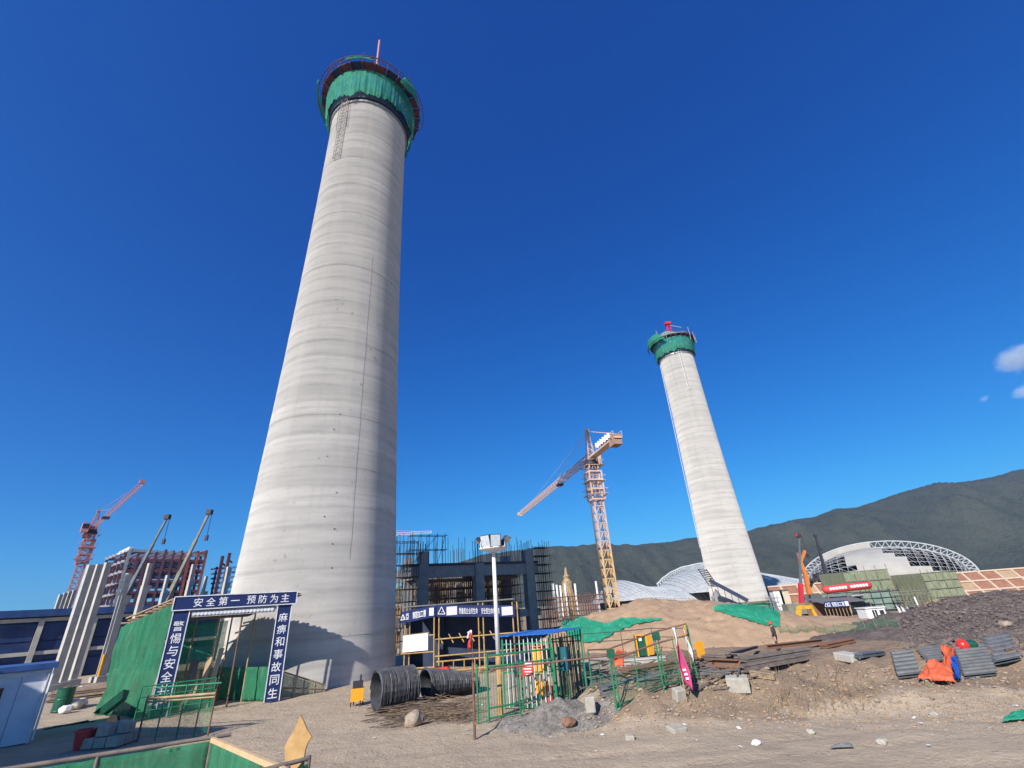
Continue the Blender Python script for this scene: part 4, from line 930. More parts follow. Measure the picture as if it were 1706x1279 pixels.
# wire coils
def coil(label, a, c2, rad, n, m, seed, slump=0.0):
    t = thing('wire_coil', label, 'wire coil', Vector(((a.x + c2.x) / 2, (a.y + c2.y) / 2, 0))); rnd = random.Random(seed); d = (c2 - a); M = frame(d); L = d.length
    for layer in range(2):
        b = MB(); pts = []; N = 22
        for i in range(n * N):
            u = i / (n * N); th = 2 * math.pi * i / N; k = int(i / N); rr = rad * (1 - .07 * layer) * (1 + .03 * noise.noise(Vector((k * .37 + layer, th * .3, seed)))); x = L * u + .05 * noise.noise(Vector((k * .5, math.sin(th), seed)))
            y, zz = rr * math.cos(th), rr * math.sin(th) * (1 - slump * u); p = a + M @ Vector((x, y, zz)); p.z -= slump * rad * u * .75; pts.append(p)
        vs, fs = [], []
        for i in range(len(pts) - 1):
            dr = (pts[min(i + 1, len(pts) - 1)] - pts[max(0, i - 1)]).normalized(); cc = (pts[i] - (a + d * (i / len(pts)))).normalized(); s2 = dr.cross(cc); w = .03
            for q in range(3): ang = 2 * math.pi * q / 3; vs.append(pts[i] + (cc * math.cos(ang) + s2 * math.sin(ang)) * w)
        for i in range(len(pts) - 2):
            for q in range(3): fs.append((i * 3 + q, i * 3 + (q + 1) % 3, i * 3 + 3 + (q + 1) % 3, i * 3 + 3 + q))
        b.add(vs, fs).build('wire_layer', m, t, 'stuff')
    MB().lathe((0, 0, 0), [(rad * .90, 0), (rad * .90, L)], 28, cap=False)
    g = MB(); vs = []
    for k in range(9):
        for i in range(28): th = 2 * math.pi * i / 28; p = a + M @ Vector((L * k / 8, rad * .9 * math.cos(th), rad * .9 * math.sin(th) * (1 - slump * k / 8))); p.z -= slump * rad * k / 8 * .75; vs.append(p)
    g.add(vs, [(k * 28 + i, k * 28 + (i + 1) % 28, (k + 1) * 28 + (i + 1) % 28, (k + 1) * 28 + i) for k in range(8) for i in range(28)]).build('inner_turns', m, t, smooth=True)
    for u in (.25, .7): b = MB(); b.path([a + d * u + M @ Vector((0, rad * 1.04 * math.cos(k * .45), rad * 1.04 * math.sin(k * .45) * (1 - slump * u))) - Z * slump * rad * u * .75 for k in range(15)], .02, 4).build('binding_wire', 'wire', t)
    return t
a, c2 = G(624, 1188), G(688, 1176); a.z = c2.z = .86; coil('upright round coil of dark steel wire beside the yellow machine', a, c2, .84, 34, 'wire', 3)
a, c2 = G(708, 1168), G(790, 1152); a.z = c2.z = .72; coil('slumped coil of dark steel wire beside the rebar shed', a, c2, .72, 36, 'wire', 5, .45)
# yellow machine
q = G(594, 1176); t = thing('small_machine', 'small yellow site machine on legs beside the upright wire coil', 'machine', q)
blk('housing', q + Z * .5, (.62, .55, .55), 'cabinet_yellow', t, .3); blk('top_engine', q + Z * .92, (.5, .45, .3), 'crane_dark', t, .3); pole('exhaust', q + Vector((.12, 0, 1.0)), q + Vector((.12, 0, 1.35)), .05, 'crane_dark', t)
for dx in (-.24, .24):
    for dy in (-.2, .2): pole('leg', q + Vector((dx, dy, 0)), q + Vector((dx, dy, .25)), .035, 'crane_dark', t)
# orange bundle
q = G(728, 1138); t = thing('orange_tank', 'orange red plastic tank lying by the rebar shed', 'tank', q); d = S2
MB().lathe((0, 0, 0), [(.05, -.85), (.36, -.8), (.42, -.6), (.42, .6), (.36, .8), (.05, .85)], 20)
m = MB(); prof = [(.05, -.85), (.36, -.8), (.42, -.6), (.40, -.2), (.42, 0), (.40, .2), (.42, .6), (.36, .8), (.05, .85)]; M = frame(d); vs = []
for r, x in prof:
    for i in range(18): th = 2 * math.pi * i / 18; vs.append(q + Z * .44 + M @ Vector((x, r * math.cos(th), r * math.sin(th))))
m.add(vs, [(k * 18 + i, k * 18 + (i + 1) % 18, (k + 1) * 18 + (i + 1) % 18, (k + 1) * 18 + i) for k in range(len(prof) - 1) for i in range(18)]).build('tank_body', 'red_plastic', t, smooth=True)
for x in (-.3, .3): blk('cradle', q + d * x + Z * .06, (.12, .8, .12), 'timber', t, math.atan2(d.y, d.x))
blk('filler_cap', q + Z * .88, (.2, .2, .08), 'rubber', t)
# rock, brush pile
q = G(690, 1208); o = MB().rock(q + Z * .2, .34, .9, 5, 2).build('rock', 'stone', smooth=False); tag(o, 'tan boulder at the edge of the brushwood pile', 'rock')
b = MB(); rnd = random.Random(8)
for k in range(260):
    c = G(rnd.uniform(655, 790), rnd.uniform(1178, 1206)); ang = rnd.gauss(.25, .45); L = rnd.uniform(.5, 1.9); h = rnd.uniform(.02, .42); d = Vector((math.cos(ang), math.sin(ang), rnd.uniform(-.18, .18)))
    b.tube(c + Z * h - d * L / 2, c + Z * (h + .03) + d * L / 2, rnd.uniform(.008, .022), 4, .006)
o = b.build('brushwood', 'twig', None, 'stuff'); o['label'] = 'tangled brushwood and wire offcuts beside the coils'
b = MB()
for k in range(60):
    px = rnd.uniform(600, 670); c = G(px, rnd.uniform(1168, 1216)); d = Vector((rnd.uniform(.4, 1), rnd.uniform(-.1, .5), 0)).normalized(); b.tube(c + Z * .03, c + d * rnd.uniform(.5, 1.6) + Z * .05, .009, 4)
o = b.build('loose_wire', 'rebar', None, 'stuff'); o['label'] = 'loose rusty wire offcuts on the ground'

# floodlight pole
q = Vector((-1.45, 22.4, 0)); zt2 = zat(q.x, q.y, 918)
lp = thing('floodlight_pole', 'white pole carrying a ring of floodlights beside the green cage', 'floodlight', q)
MB().lathe(q, [(.10, 2.2), (.085, zt2)], 14).build('upper_pole', 'white_paint', lp, smooth=True); MB().lathe(q, [(.16, 0), (.16, .06), (.115, .07), (.10, 2.2)], 14).build('lower_pole', 'scaffold_yellow', lp, smooth=True)
MB().lathe(q + Z * zt2, [(.12, -.06), (.45, .02), (.66, .1), (.66, .16), (.5, .1), (.1, .05)], 22).build('lamp_ring', 'white_paint', lp, smooth=True)
def flood(az, tilt, el=.6):
    d = Vector((math.cos(az), math.sin(az), 0)); s = Vector((-d.y, d.x, 0)); n = (d * math.cos(tilt) - Z * math.sin(tilt)).normalized(); u = s.cross(n) * -1
    if u.z < 0: u = -u
    c = q + Z * (zt2 + .42) + d * el; M = Matrix((n, s, u)).transposed(); h = MB(); vs = []
    for x, w, hh in ((.1, .25, .27), (-.03, .24, .26), (-.16, .14, .15)):
        for yy, zz in ((-1, -1), (1, -1), (1, 1), (-1, 1)): vs.append(c + M @ Vector((x, yy * w, zz * hh)))
    h.add(vs, [(3, 2, 1, 0), (8, 9, 10, 11)] + [(k * 4 + i, k * 4 + (i + 1) % 4, k * 4 + 4 + (i + 1) % 4, k * 4 + 4 + i) for k in (0, 1) for i in range(4)])
    o = h.build('floodlight', 'lamp_housing', lp); MB().box(c + M @ Vector((.108, 0, 0)), (.012, .44, .48), M=M).build('lens', 'lamp_glass', o)
    MB().bar(c + M @ Vector((0, -.27, 0)), q + Z * (zt2 + .15) + d * el - s * .26, .03).bar(c + M @ Vector((0, .27, 0)), q + Z * (zt2 + .15) + d * el + s * .26, .03).build('yoke', 'white_paint', o)
for az, ti in ((R(186), .7), (R(243), .25), (R(283), .2), (R(352), .75), (R(95), .3)): flood(az, ti)
# ---------------------------------------------------------------- cage with switch boxes, green fences, foreground fence, cabin
A0, A1, A2 = G(842, 1181), G(927, 1182), G(968, 1172)
u1 = (A1 - A0).normalized(); bk = Vector((-u1.y, u1.x, 0)); A0 = Vector((A0.x, A0.y, 0)); A1 = Vector((A1.x, A1.y, 0)); dep = 1.9
A2 = A1 + (Vector((A2.x, A2.y, 0)) - A1) * 1.0 + bk * 1.1; A3 = A0 + (A2 - A1)
HC = 2.75
cg = thing('switch_cage', 'green barred cage with blue sheet roof round yellow switch boxes', 'cage', A0)
def cage_side(a, c2, n, m, h, r=.022):
    for k in range(n + 1): p = a.lerp(c2, k / n); pole('cage_bar', p + Z * .05, p + Z * (h - .04 * (k % 3)), r, m, cg)
    for z in (.12, h * .5, h - .25): bar('cage_rail', a + Z * z, c2 + Z * z, .04, 'fence_green', cg, .05)
cage_side(A0, A1, 11, 'frame_white', HC - .05); cage_side(A1, A2, 11, 'dark_green', HC + .05); cage_side(A3, A2, 13, 'timber', HC - .2); cage_side(A0, A3, 10, 'dark_green', HC - .1)
for p in (A0, A1, A2, A3): bar('corner_post', p, p + Z * (HC + .05), .08, 'fence_green', cg)
ov = .35
def rf(u, v):
    p = (A0 - u1 * ov).lerp(A1 + u1 * .15, u).lerp((A3 - u1 * ov).lerp(A2 + u1 * .15, u), v) - bk * (.25 * (1 - v)); return p + Z * (HC + .04 + .02 * u + .06 * v + .012 * math.sin(u * 70))
MB().sheet(rf, 60, 4, .02).build('roof_sheet', 'roof_blue', cg)
def cabinet(label, p, w, d, h, z, m, group=None):
    t = thing('switch_box', label, 'electrical box', Vector((p.x, p.y, 0)), group); rz = math.atan2(u1.y, u1.x)
    MB().box(p + Z * (z + h / 2), (w, d, h), rz).build('box_body', m, t); MB().box(p - bk * (d / 2 + .012) + Z * (z + h / 2), (w * .86, .02, h * .88), rz).build('box_door', m, t)
    MB().box(p - bk * (d / 2 + .03) + u1 * w * .3 + Z * (z + h / 2), (.03, .03, .12), rz).build('door_handle', 'grey_steel', t)
    if z > .1:
        for s in (-.4, .4): bar('leg', p + u1 * w * s, p + u1 * w * s + Z * z, .05, 'dark_green', t)
    return t
pc = A0.lerp(A1, .66) + bk * .5; cabinet('tall yellow switch box inside the green cage', pc, .55, .35, 1.05, 1.25, 'cabinet_yellow')
cabinet('low yellow switch box inside the green cage under the tall one', pc + u1 * .06 - bk * .06, .5, .3, .5, .45, 'cabinet_yellow')
pc2 = A0.lerp(A1, .96) + bk * .8; cabinet('teal switch box inside the green cage', pc2 + u1 * .35, .45, .3, .9, 1.3, 'teal_paint')
q = A0.lerp(A1, .88) + bk * .18; t = thing('fire_box', 'red fire extinguisher box inside the green cage', 'extinguisher box', q); MB().box(q + Z * .42, (.26, .22, .78), math.atan2(u1.y, u1.x)).build('box_body', 'sign_red', t); MB().box(q + Z * .55 - bk * .115, (.14, .01, .16), math.atan2(u1.y, u1.x)).build('white_label', 'letter_white', t)
q = A0.lerp(A1, .12) + bk * .9; o = MB().box(q + Z * 1.3, (.22, .05, .5)).build('red_notice', 'sign_red'); tag(o, 'small red notice hanging at the back of the cage', 'notice')
# boards behind the bars
t = thing('board_stack', 'row of upright boards at the back of the green cage', 'boards', A3)
for k in range(10):
    p = A3.lerp(A2, .12 + .085 * k) + bk * .12; bar('board', p, p + Z * (1.9 + .3 * ((k * 7) % 3)), .16, 'timber' if k % 3 else 'old_timber', t, .04, u1)
# fence gate in front of the cage
def post(name, a, h, r, m, par): return pole(name, a, a + Z * h, r, m, par)
fg = thing('cage_fence', 'bright green tube fence with open gate frame in front of the cage', 'fence', G(815, 1207))
p0, p1, p2 = G(815, 1206), G(930, 1186), G(868, 1196); p0.z = p1.z = p2.z = 0
for p, r, h in ((p0, .055, 2.35), (p1, .07, 2.3), (p2, .045, 1.95), (G(873, 1186), .045, 1.9)): post('fence_post', Vector((p.x, p.y, 0)), h, r * .75, 'fence_green', fg)
for z in (2.25, 1.86): pole('fence_rail', p0 + Z * z, p1 + Z * z, .035, 'fence_green', fg)
for z in (.18, .5): pole('fence_rail', p0 + Z * z, p2 + Z * z, .03, 'fence_green', fg)
pole('clamp_rail', p0 + Z * 1.76 - u1 * .25, p1 + Z * 2.0 + u1 * 3.4, .035, 'scaffold_rust', fg)
q0 = G(797, 1208); q0.z = 0; post('fence_post', q0, 2.0, .035, 'fence_green', fg)
for k in range(5): a = q0.lerp(p0, k / 4); post('thin_bar', a, 1.75, .012, 'fence_green', fg)
b = MB()
for k in range(26): a = p0.lerp(p1, k / 25); b.tube(a + Z * .15, a + Z * 1.85, .006, 4)
b.build('wire_mesh', 'fence_green', fg, 'stuff')
q = p0.lerp(p1, .6) - bk * .1; t = thing('warning_sign', 'red and white warning sign hung on the cage fence', 'sign', q + Z * 1.3); rz = math.atan2(u1.y, u1.x)
MB().box(q + Z * 1.62, (.48, .02, .48), rz).build('sign_plate', 'sign_red', t); MB().box(q - bk * .014 + Z * 1.79, (.46, .01, .12), rz).build('white_header', 'letter_white', t)
for k in range(3): MB().box(q - bk * .014 + Z * (1.64 - .1 * k) + u1 * .03 * k, (.36 - .06 * k, .01, .035), rz).build('text_line', 'letter_white', t)
q = G(791, 1231); t = thing('rust_post', 'rusty red scaffold post standing alone by the fence corner', 'post', q); q.z = 0
pole('post_tube', q, q + Z * 2.25, .045, 'scaffold_rust', t)
for z in (.45, 1.75): MB().box(q + Z * z + Vector((.04, -.03, 0)), (.12, .1, .1)).build('clamp', 'rust_steel', t)
q = G(789, 1170); q.z = 0; t = thing('small_flag', 'small white and red flag on thin pole before the rebar shed', 'flag', q); zt_ = zat(q.x, q.y, 1050)
pole('flag_pole', q, q + Z * zt_, .015, 'rust_steel', t)
MB().sheet(lambda u, v: q + Vector((-.02 - .2 * u * (1 - v * .3) + .05 * math.sin(v * 6), .06 * math.sin(u * 7 + v * 4), zt_ - .75 * v - .1 * u)), 6, 10, .008).build('flag_cloth', 'sign_red', t, smooth=True)
MB().sheet(lambda u, v: q + Vector((-.03 - .22 * u + .03 * math.sin(v * 6), -.02 + .06 * math.sin(u * 7), zt_ + .03 - .3 * v - .1 * u)), 6, 6, .008).build('flag_top', 'white_cloth', t, smooth=True)

# long green fence to the right of the cage
lf = thing('wire_fence', 'long green wire fence with dark rails running from the cage past the material yard', 'fence', G(1027, 1185))
fpts = [Vector((A2.x + .2, A2.y - .6, 0)), hit(1028, 1184), hit(1106, 1148), hit(1163, 1132)]
for k, p in enumerate(fpts):
    post('fence_post', p - Z * .1, 2.0, .035, 'fence_green', lf); 
    if k in (1, 2): post('fence_post', p + Vector((.14, .05, -.1)), 2.0, .025, 'fence_green', lf); MB().box(p + Z * 1.8 + Vector((.07, 0, 0)), (.3, .08, .28)).build('post_plate', 'dark_green', lf)
for a, c2 in zip(fpts, fpts[1:]):
    for z, m in ((1.95, 'scaffold_rust'), (1.55, 'scaffold_rust'), (.12, 'dark_green')): pole('fence_rail', a + Z * z, c2 + Z * z, .03, m, lf)
    MB().grid(lambda u, v: a.lerp(c2, u) + Z * (.1 + 1.0 * v), 8, 4).build('green_mesh', 'net_mesh', lf); mid = a.lerp(c2, .5); post('mid_post', mid, 1.6, .02, 'fence_green', lf)
f2 = thing('back_railing', 'thin dark tube railing behind the wire fence below the dirt mound', 'railing', hit(1040, 1092))
bpts = [hit(975, 1098), hit(1040, 1094), hit(1092, 1088), hit(1150, 1090)]
for p in bpts: post('rail_post', p - Z * .1, 1.75, .03, 'scaffold_rust', f2)
for a, c2 in zip(bpts, bpts[1:]):
    for z in (1.6, 1.05): pole('rail', a + Z * z, c2 + Z * z, .025, 'scaffold_dark', f2)
# open yellow distribution box by the mound
q = hit(1073, 1096); t = thing('open_switch_box', 'yellow switch box with its door open below the dirt mound', 'electrical box', q)
MB().box(q + Z * .75 + Vector((-.05, .1, 0)), (.75, .35, 1.2)).build('box_back', 'dark_green', t)
for dx in (-.38, .30): MB().box(q + Vector((dx, -.05, .75)), (.08, .42, 1.25)).build('box_side', 'cabinet_yellow', t)
MB().box(q + Vector((-.04, -.05, 1.4)), (.78, .42, .08)).build('box_top', 'cabinet_yellow', t); MB().box(q + Vector((.55, -.15, .75)), (.36, .05, 1.15), .4).build('open_door', 'cabinet_yellow', t); MB().box(q + Vector((-.08, -.1, 1.15)), (.2, .05, .22)).build('meter', 'letter_white', t)
q = hit(1170, 1098); o = MB().box(q + Z * .35, (.3, .2, .75), .3).build('yellow_board', 'cabinet_yellow'); tag(o, 'small yellow board standing below the dirt mound behind the pink flag', 'board')

# flags
def bigflag(label, px, py, ptop, m, top_m, lean, L, w):
    q = hit(px, py); q.z -= .15; z1 = zat(q.x, q.y, ptop); t = thing('flag', label, 'flag', q); tp = Vector((q.x + lean, q.y, z1)); pole('flag_pole', q, tp, .016, 'bamboo', t); d = (q - tp).normalized()
    def fn(u, v): p = tp + d * (L * v); return p + Vector((w * u * (.35 + .65 * v) + .05 * math.sin(v * 7 + u * 3), -.03 - .1 * math.sin(u * 6 + v * 3), -.3 * u * v))
    MB().sheet(fn, 8, 16, .01).build('flag_cloth', m, t, smooth=True)
    MB().sheet(lambda u, v: fn(u * .6, v * .35) + Vector((-.03, -.06, .02)), 5, 8, .01).build('pale_fold', top_m, t, smooth=True); return t, fn
t, fn = bigflag('pink flag with pale folded top on thin pole in the dirt berm', 1146, 1175, 1046, 'pink_cloth', 'white_cloth', -.03, 1.75, .3)
for k in range(3): p = fn(.55, .72 + .07 * k); MB().box(p + Vector((0, -.07, 0)), (.16, .02, .07)).build('flag_mark', 'letter_white', t)
bigflag('furled pale flag on bamboo pole beside the pink flag', 1158, 1140, 1042, 'white_cloth', 'cabinet_yellow', .0, 1.0, .1)

# white site cabin
K = G(48, 1238); K.z = 0; KU = Vector((-.69, -.72, 0)).normalized(); KN = Vector((.72, -.69, 0)).normalized()
if KN.dot(-K) < 0: KN = -KN
cb = thing('site_cabin', 'white site cabin with navy roof edge and barred window', 'cabin', K); hz = zat(K.x, K.y, 1112)
kp = lambda u, n, z: K + KU * u + KN * n + Z * z
MB().box(kp(3, -1.5, hz / 2), (6, 3, hz - .06), math.atan2(KU.y, KU.x)).build('cabin_wall', 'cabin_white', cb); MB().box(kp(3, -1.5, hz + .1), (6.3, 3.4, .22), math.atan2(KU.y, KU.x)).build('roof_edge', 'cabin_blue', cb)
MB().bar(kp(.08, .03, 0), kp(.08, .03, hz), .16, .05, KU).build('corner_trim', 'white_paint', cb); MB().bar(kp(0, .03, hz - .14), kp(6, .03, hz - .14), .05, .2).build('top_trim', 'white_paint', cb)
w = MB().box(kp(2.05, .02, 1.65), (1.3, .06, 1.25), math.atan2(KU.y, KU.x)).build('window', 'window_dark', cb)
for u in (1.4, 2.7): MB().bar(kp(u, .06, 1.0), kp(u, .06, 2.3), .07, .05, KU).build('frame', 'frame_white', w)
for z in (1.0, 2.3): MB().bar(kp(1.36, .06, z), kp(2.74, .06, z), .05, .07).build('frame', 'frame_white', w)
for k in range(5): MB().tube(kp(1.6 + k * .23, .08, 1.0), kp(1.6 + k * .23, .08, 2.3), .012, 5).build('window_bar', 'grey_steel', w)
for k in range(6): MB().box(kp(.95 + k * .95, .008, hz / 2), (.03, .02, hz - .3), math.atan2(KU.y, KU.x)).build('panel_seam', 'grey_steel', cb)
MB().tube(kp(-.06, .08, .1), kp(-.06, .08, hz), .04, 8).build('downpipe', 'white_paint', cb)
# unseen block added out of view to the left to shade cabin and fence
O = Vector((-25.5, 10.5, 0)); ob = thing('unseen_shade_block', 'unseen white block added to shade the cabin and near fence', 'cabin', O)
for s in range(3):
    MB().box(O + Z * (1.45 + 2.95 * s), (9, 6, 2.85), -.3).build('storey', 'cabin_white', ob); MB().box(O + Z * (2.92 + 2.95 * s), (9.4, 6.6, .12), -.3).build('floor_edge', 'cabin_blue', ob)

# green fence frames left
ff = thing('fence_frame', 'green tube and mesh fence frame standing before the slogan gate', 'fence', G(300, 1232))
a, c2 = G(228, 1236), G(346, 1226); a.z = c2.z = 0; H1 = zat(c2.x, c2.y, 1152)
for p, m in ((a, 'scaffold_rust'), (c2, 'scaffold_rust'), (a.lerp(c2, .55), 'fence_green'), (a.lerp(c2, .25), 'fence_green'), (a.lerp(c2, .8), 'fence_green')): post('frame_post', p, H1 + (.35 if m == 'fence_green' else .1), .035 if m != 'fence_green' else .028, m, ff)
pole('bamboo_rail', a + Z * H1 * .96, c2 + Z * H1 * .96, .05, 'bamboo', ff); pole('bamboo_rail', a + Z * H1 * .88, c2 + Z * H1 * .88, .035, 'bamboo', ff)
pole('green_rail', a + Z * (H1 + .3) + Vector((0, .3, 0)), c2 + Z * (H1 + .28) + Vector((0, .3, 0)), .035, 'fence_green', ff)
MB().sheet(lambda u, v: a.lerp(c2, u) + Z * (.1 + (H1 - .2) * v) + Vector((0, .03 * math.sin(u * 9), 0)), 12, 6, .004).build('mesh_panel', 'net_mesh', ff)
f3 = thing('fence_frame', 'rear green tube fence frame between net wall and slogan gate', 'fence', G(320, 1180)); a, c2 = G(222, 1205), G(350, 1186); a.z = c2.z = 0; h3 = zat(c2.x, c2.y, 1129)
for p in (a, a.lerp(c2, .45), c2): post('frame_post', p, h3, .03, 'fence_green', f3)
for z in (h3, h3 * .7, h3 * .3): pole('green_rail', a + Z * z, c2 + Z * z, .03, 'fence_green', f3)
MB().sheet(lambda u, v: a.lerp(c2, u) + Z * (.1 + (h3 - .2) * v), 8, 4, .004).build('mesh_panel', 'net_mesh', f3)
# foreground fence
HF = 1.3
e0, e1, e2 = G(-60, 1292, HF), G(354, 1228, HF), G(480, 1281, HF)
fn_ = thing('near_fence', 'low green net fence with brown pole rail and pale timber rail across the corner', 'fence', Vector((e1.x, e1.y, 0)))
e3 = e2 + (e2 - e1) * 1.2
pole('brown_rail', e0, e1 + (e1 - e0).normalized() * .45, .05, 'old_timber', fn_); MB().bar(e1 + Z * -.05, e2 + (e2 - e1).normalized() * .3 - Z * .05, .09, .11).build('timber_rail', 'fresh_plank', fn_)
e4 = G(515, 1263, HF + .02); pole('brown_rail', G(430, 1285, HF), e4, .045, 'old_timber', fn_)
for p in (e0, e0.lerp(e1, .5), e1, e2, e4): pole('fence_post', Vector((p.x, p.y, 0)), p + Z * .05, .045, 'old_timber', fn_)
fv = lambda a, c2, seed: (lambda u, v: a.lerp(c2, u) + Z * (-.08 - (HF - .1) * v) + Vector((0, 1, 0)) * .06 * nz(u * 8, v * 3, 1, seed))
MB().sheet(fv(e0, e1, 2), 30, 8, .005).build('net_panel', 'net_green', fn_, smooth=True); MB().sheet(fv(e1, e2, 5), 20, 8, .005).build('net_panel', 'net_green', fn_, smooth=True); MB().sheet(fv(e2, e4, 7), 10, 8, .005).build('net_panel', 'net_green', fn_, smooth=True)
# torn plywood sheet
q = G(492, 1270, HF); base = Vector((q.x, q.y + .15, 0)); zz = lambda py: zat(base.x, base.y, py)
xs = lambda px, py: P(px, py, base.y)
outl = [(475, 1268), (474, 1245), (480, 1232), (490, 1215), (497, 1200), (500, 1191), (505, 1200), (511, 1215), (519, 1227), (512, 1238), (508, 1250), (506, 1266)]
m = MB(); pts = [xs(x, y) for x, y in outl]; low = [Vector((p.x, p.y, .1)) for p in (pts[-1], pts[0])]; ring = pts + low
m.add(ring + [p + Vector((.01, .03, 0)) for p in ring], [tuple(range(len(ring))), tuple(range(len(ring), 2 * len(ring)))[::-1]] + [((i + 1) % len(ring), i, len(ring) + i, len(ring) + (i + 1) % len(ring)) for i in range(len(ring))])
o = m.build('plywood_sheet', 'plywood'); tag(o, 'torn pointed sheet of brown plywood standing behind the near fence corner', 'plywood')
# clutter on the left: tipped green cart, sacks, tubs
q = G(150, 1218); t = thing('tipper_cart', 'tipped dark green cart leaning on its handle beside the net wall', 'cart', q); q.z = 0
M_ = Matrix.Rotation(-.75, 3, 'Y') @ Matrix.Rotation(.3, 3, 'Z'); cc = q + Vector((.3, .6, .95)); bvs = []
for z_, sx, sy in ((-.16, .42, .22), (.16, .66, .32)):
    for x_, y_ in ((-1, -1), (1, -1), (1, 1), (-1, 1)): bvs.append(cc + M_ @ Vector((x_ * sx, y_ * sy, z_)))
MB().add(bvs, [(3, 2, 1, 0)] + [(i, (i + 1) % 4, 4 + (i + 1) % 4, 4 + i) for i in range(4)]).build('tub', 'dark_green', t); pole('handle', cc + M_ @ Vector((-.9, .3, 0)), q + Vector((-2.0, .2, .25)), .03, 'dark_green', t); pole('handle', cc + M_ @ Vector((-.9, -.3, 0)), q + Vector((-2.0, -.3, .25)), .03, 'dark_green', t)
w0 = q + Vector((.75, .3, .28)); MB().tube(w0 + Vector((0, -.08, 0)), w0 + Vector((0, .08, 0)), .28, 16).build('wheel', 'rubber', t)
rnd = random.Random(3)
for k, (px, py, s, m) in enumerate(((118, 1182, .5, 'sack'), (130, 1178, .45, 'sack'), (108, 1188, .4, 'white_cloth'), (134, 1150, .3, 'white_cloth'))):
    q = G(px, py); o = MB().rock(q + Z * s * .45, s, .6, k + 40, 2).build('sack', m, smooth=True); tag(o, ('plump pale sack in front of the stacked sheets', 'creased pale sack beside the plump one', 'flat white bag spilled on the ground', 'small white bag on the brown sheet stack')[k], 'sack')
t = thing('sheet_stack', 'stack of brown boards covered with dust between cabin and net wall', 'boards', G(140, 1170))
for k in range(4): q = G(138, 1162); MB().box(q + Z * (.1 + k * .16) + Vector((rnd.uniform(-.2, .2), rnd.uniform(-.2, .2), 0)), (3.6, 2.4, .12), .6 + rnd.uniform(-.05, .05)).build('board', 'timber' if k % 2 else 'old_timber', t)
q = G(150, 1250); o = thing('brick_pallet', 'low stack of grey blocks behind the near fence', 'blocks', q)
for i in range(3):
    for j in range(3):
        for k in range(1 + (i + j) % 2): MB().box(q + Vector((i * .5 - .3, j * .42 + .3, .2 + k * .38)), (.46, .38, .34)).build('block', 'pale_block', o)
q = G(135, 1248); t = thing('red_tub', 'faded red tub beside the grey block stack', 'tub', q); MB().lathe(q, [(.26, .0), (.34, .6), (.37, .6), (.37, .66), (.31, .66), (.24, .06)], 18).build('tub_body', 'sign_red', t)
q = G(100, 1185); t = thing('green_bin', 'green and rust coloured drum beside the white cabin', 'drum', q); MB().lathe(q, [(.45, 0), (.47, .05), (.45, .1), (.45, .6), (.47, .65), (.45, .7), (.45, 1.2), (.47, 1.25), (.42, 1.26)], 20).build('drum_body', 'dark_green', t); MB().lathe(q, [(.2, 1.26), (.2, 1.3)], 12).build('drum_cap', 'rust_steel', t)
# ---------------------------------------------------------------- debris yard, berm, corrugated sheets, worker
def lump(label, name, cat, px, py, dims, rz, m, tilt=0.0, group=None):
    q = hit(px, py); b = MB(); M = Matrix.Rotation(rz, 3, 'Z') @ Matrix.Rotation(tilt, 3, 'X'); h = Vector(dims) / 2; rnd = random.Random(int(px)); e = .05
    vs = [q + Z * dims[2] * .4 + M @ Vector((x * h.x * rnd.uniform(.93, 1.03), y * h.y * rnd.uniform(.93, 1.03), z * h.z * rnd.uniform(.95, 1.03))) for z in (-1, 1) for y in (-1, 1) for x in (-1, 1)]
    b.add(vs, [(0, 2, 3, 1), (4, 5, 7, 6), (0, 1, 5, 4), (2, 6, 7, 3), (0, 4, 6, 2), (1, 3, 7, 5)]); o = b.build(name, m)
    md = o.modifiers.new('b', 'BEVEL'); md.width = .035; md.segments = 2; tag(o, label, cat, group); return o
lump('large pale concrete block half sunk in the berm below the timber', 'concrete_block', 'block', 1232, 1150, (.8, .5, .5), -.35, 'pale_block', .12)
lump('small tilted concrete block beside the pink flag pole', 'concrete_block', 'block', 1133, 1166, (.42, .35, .4), .3, 'pale_block', .25)
lump('grey concrete block below the cage at the fence corner', 'concrete_block', 'block', 984, 1184, (.36, .3, .5), .1, 'pale_block', .0)
lump('broad grey concrete slab at the end of the timber pile', 'concrete_slab', 'slab', 1415, 1100, (.6, .9, .3), .25, 'precast', .05)
lump('flat grey stone slab at the foot of the berm', 'concrete_slab', 'slab', 1128, 1218, (.55, .4, .16), .4, 'pale_block', .1)
lump('pale broken paver at the foot of the gravel pile', 'paver', 'paver', 1050, 1232, (.3, .22, .14), -.2, 'pale_block', .1)
def beam(label, name, cat, a, c2, w, h, m, prof='box', up=0.0, group=None):
    A_, B_ = hit(*a, up + .06), hit(*c2, up + .06); b = MB(); t = thing(name, label, cat, A_, group); d = (B_ - A_)
    if prof == 'I':
        M = frame(d); y = M @ Vector((0, 1, 0)); z = M @ Vector((0, 0, 1))
        bar('flange', A_ + z * (h - .015), B_ + z * (h - .015), w, m, t, .03); bar('flange', A_ + z * .015, B_ + z * .015, w, m, t, .03); bar('web', A_ + z * h / 2, B_ + z * h / 2, .03, m, t, h - .06)
    else:
        n = 4
        for k in range(n): f0 = Vector((0, 0, k * h / n)); bar('board', A_ + f0 + d * .02 * (k % 2), B_ + f0 - d * .03 * ((k + 1) % 2), w * (1 - .1 * (k % 3)), m, t, h / n * .86)
    return t
beam('long rusty steel beam lying level at the worker end of the timber pile', 'steel_beam', 'beam', (1280, 1088), (1372, 1077), .25, .25, 'rust_steel', 'I', .15)
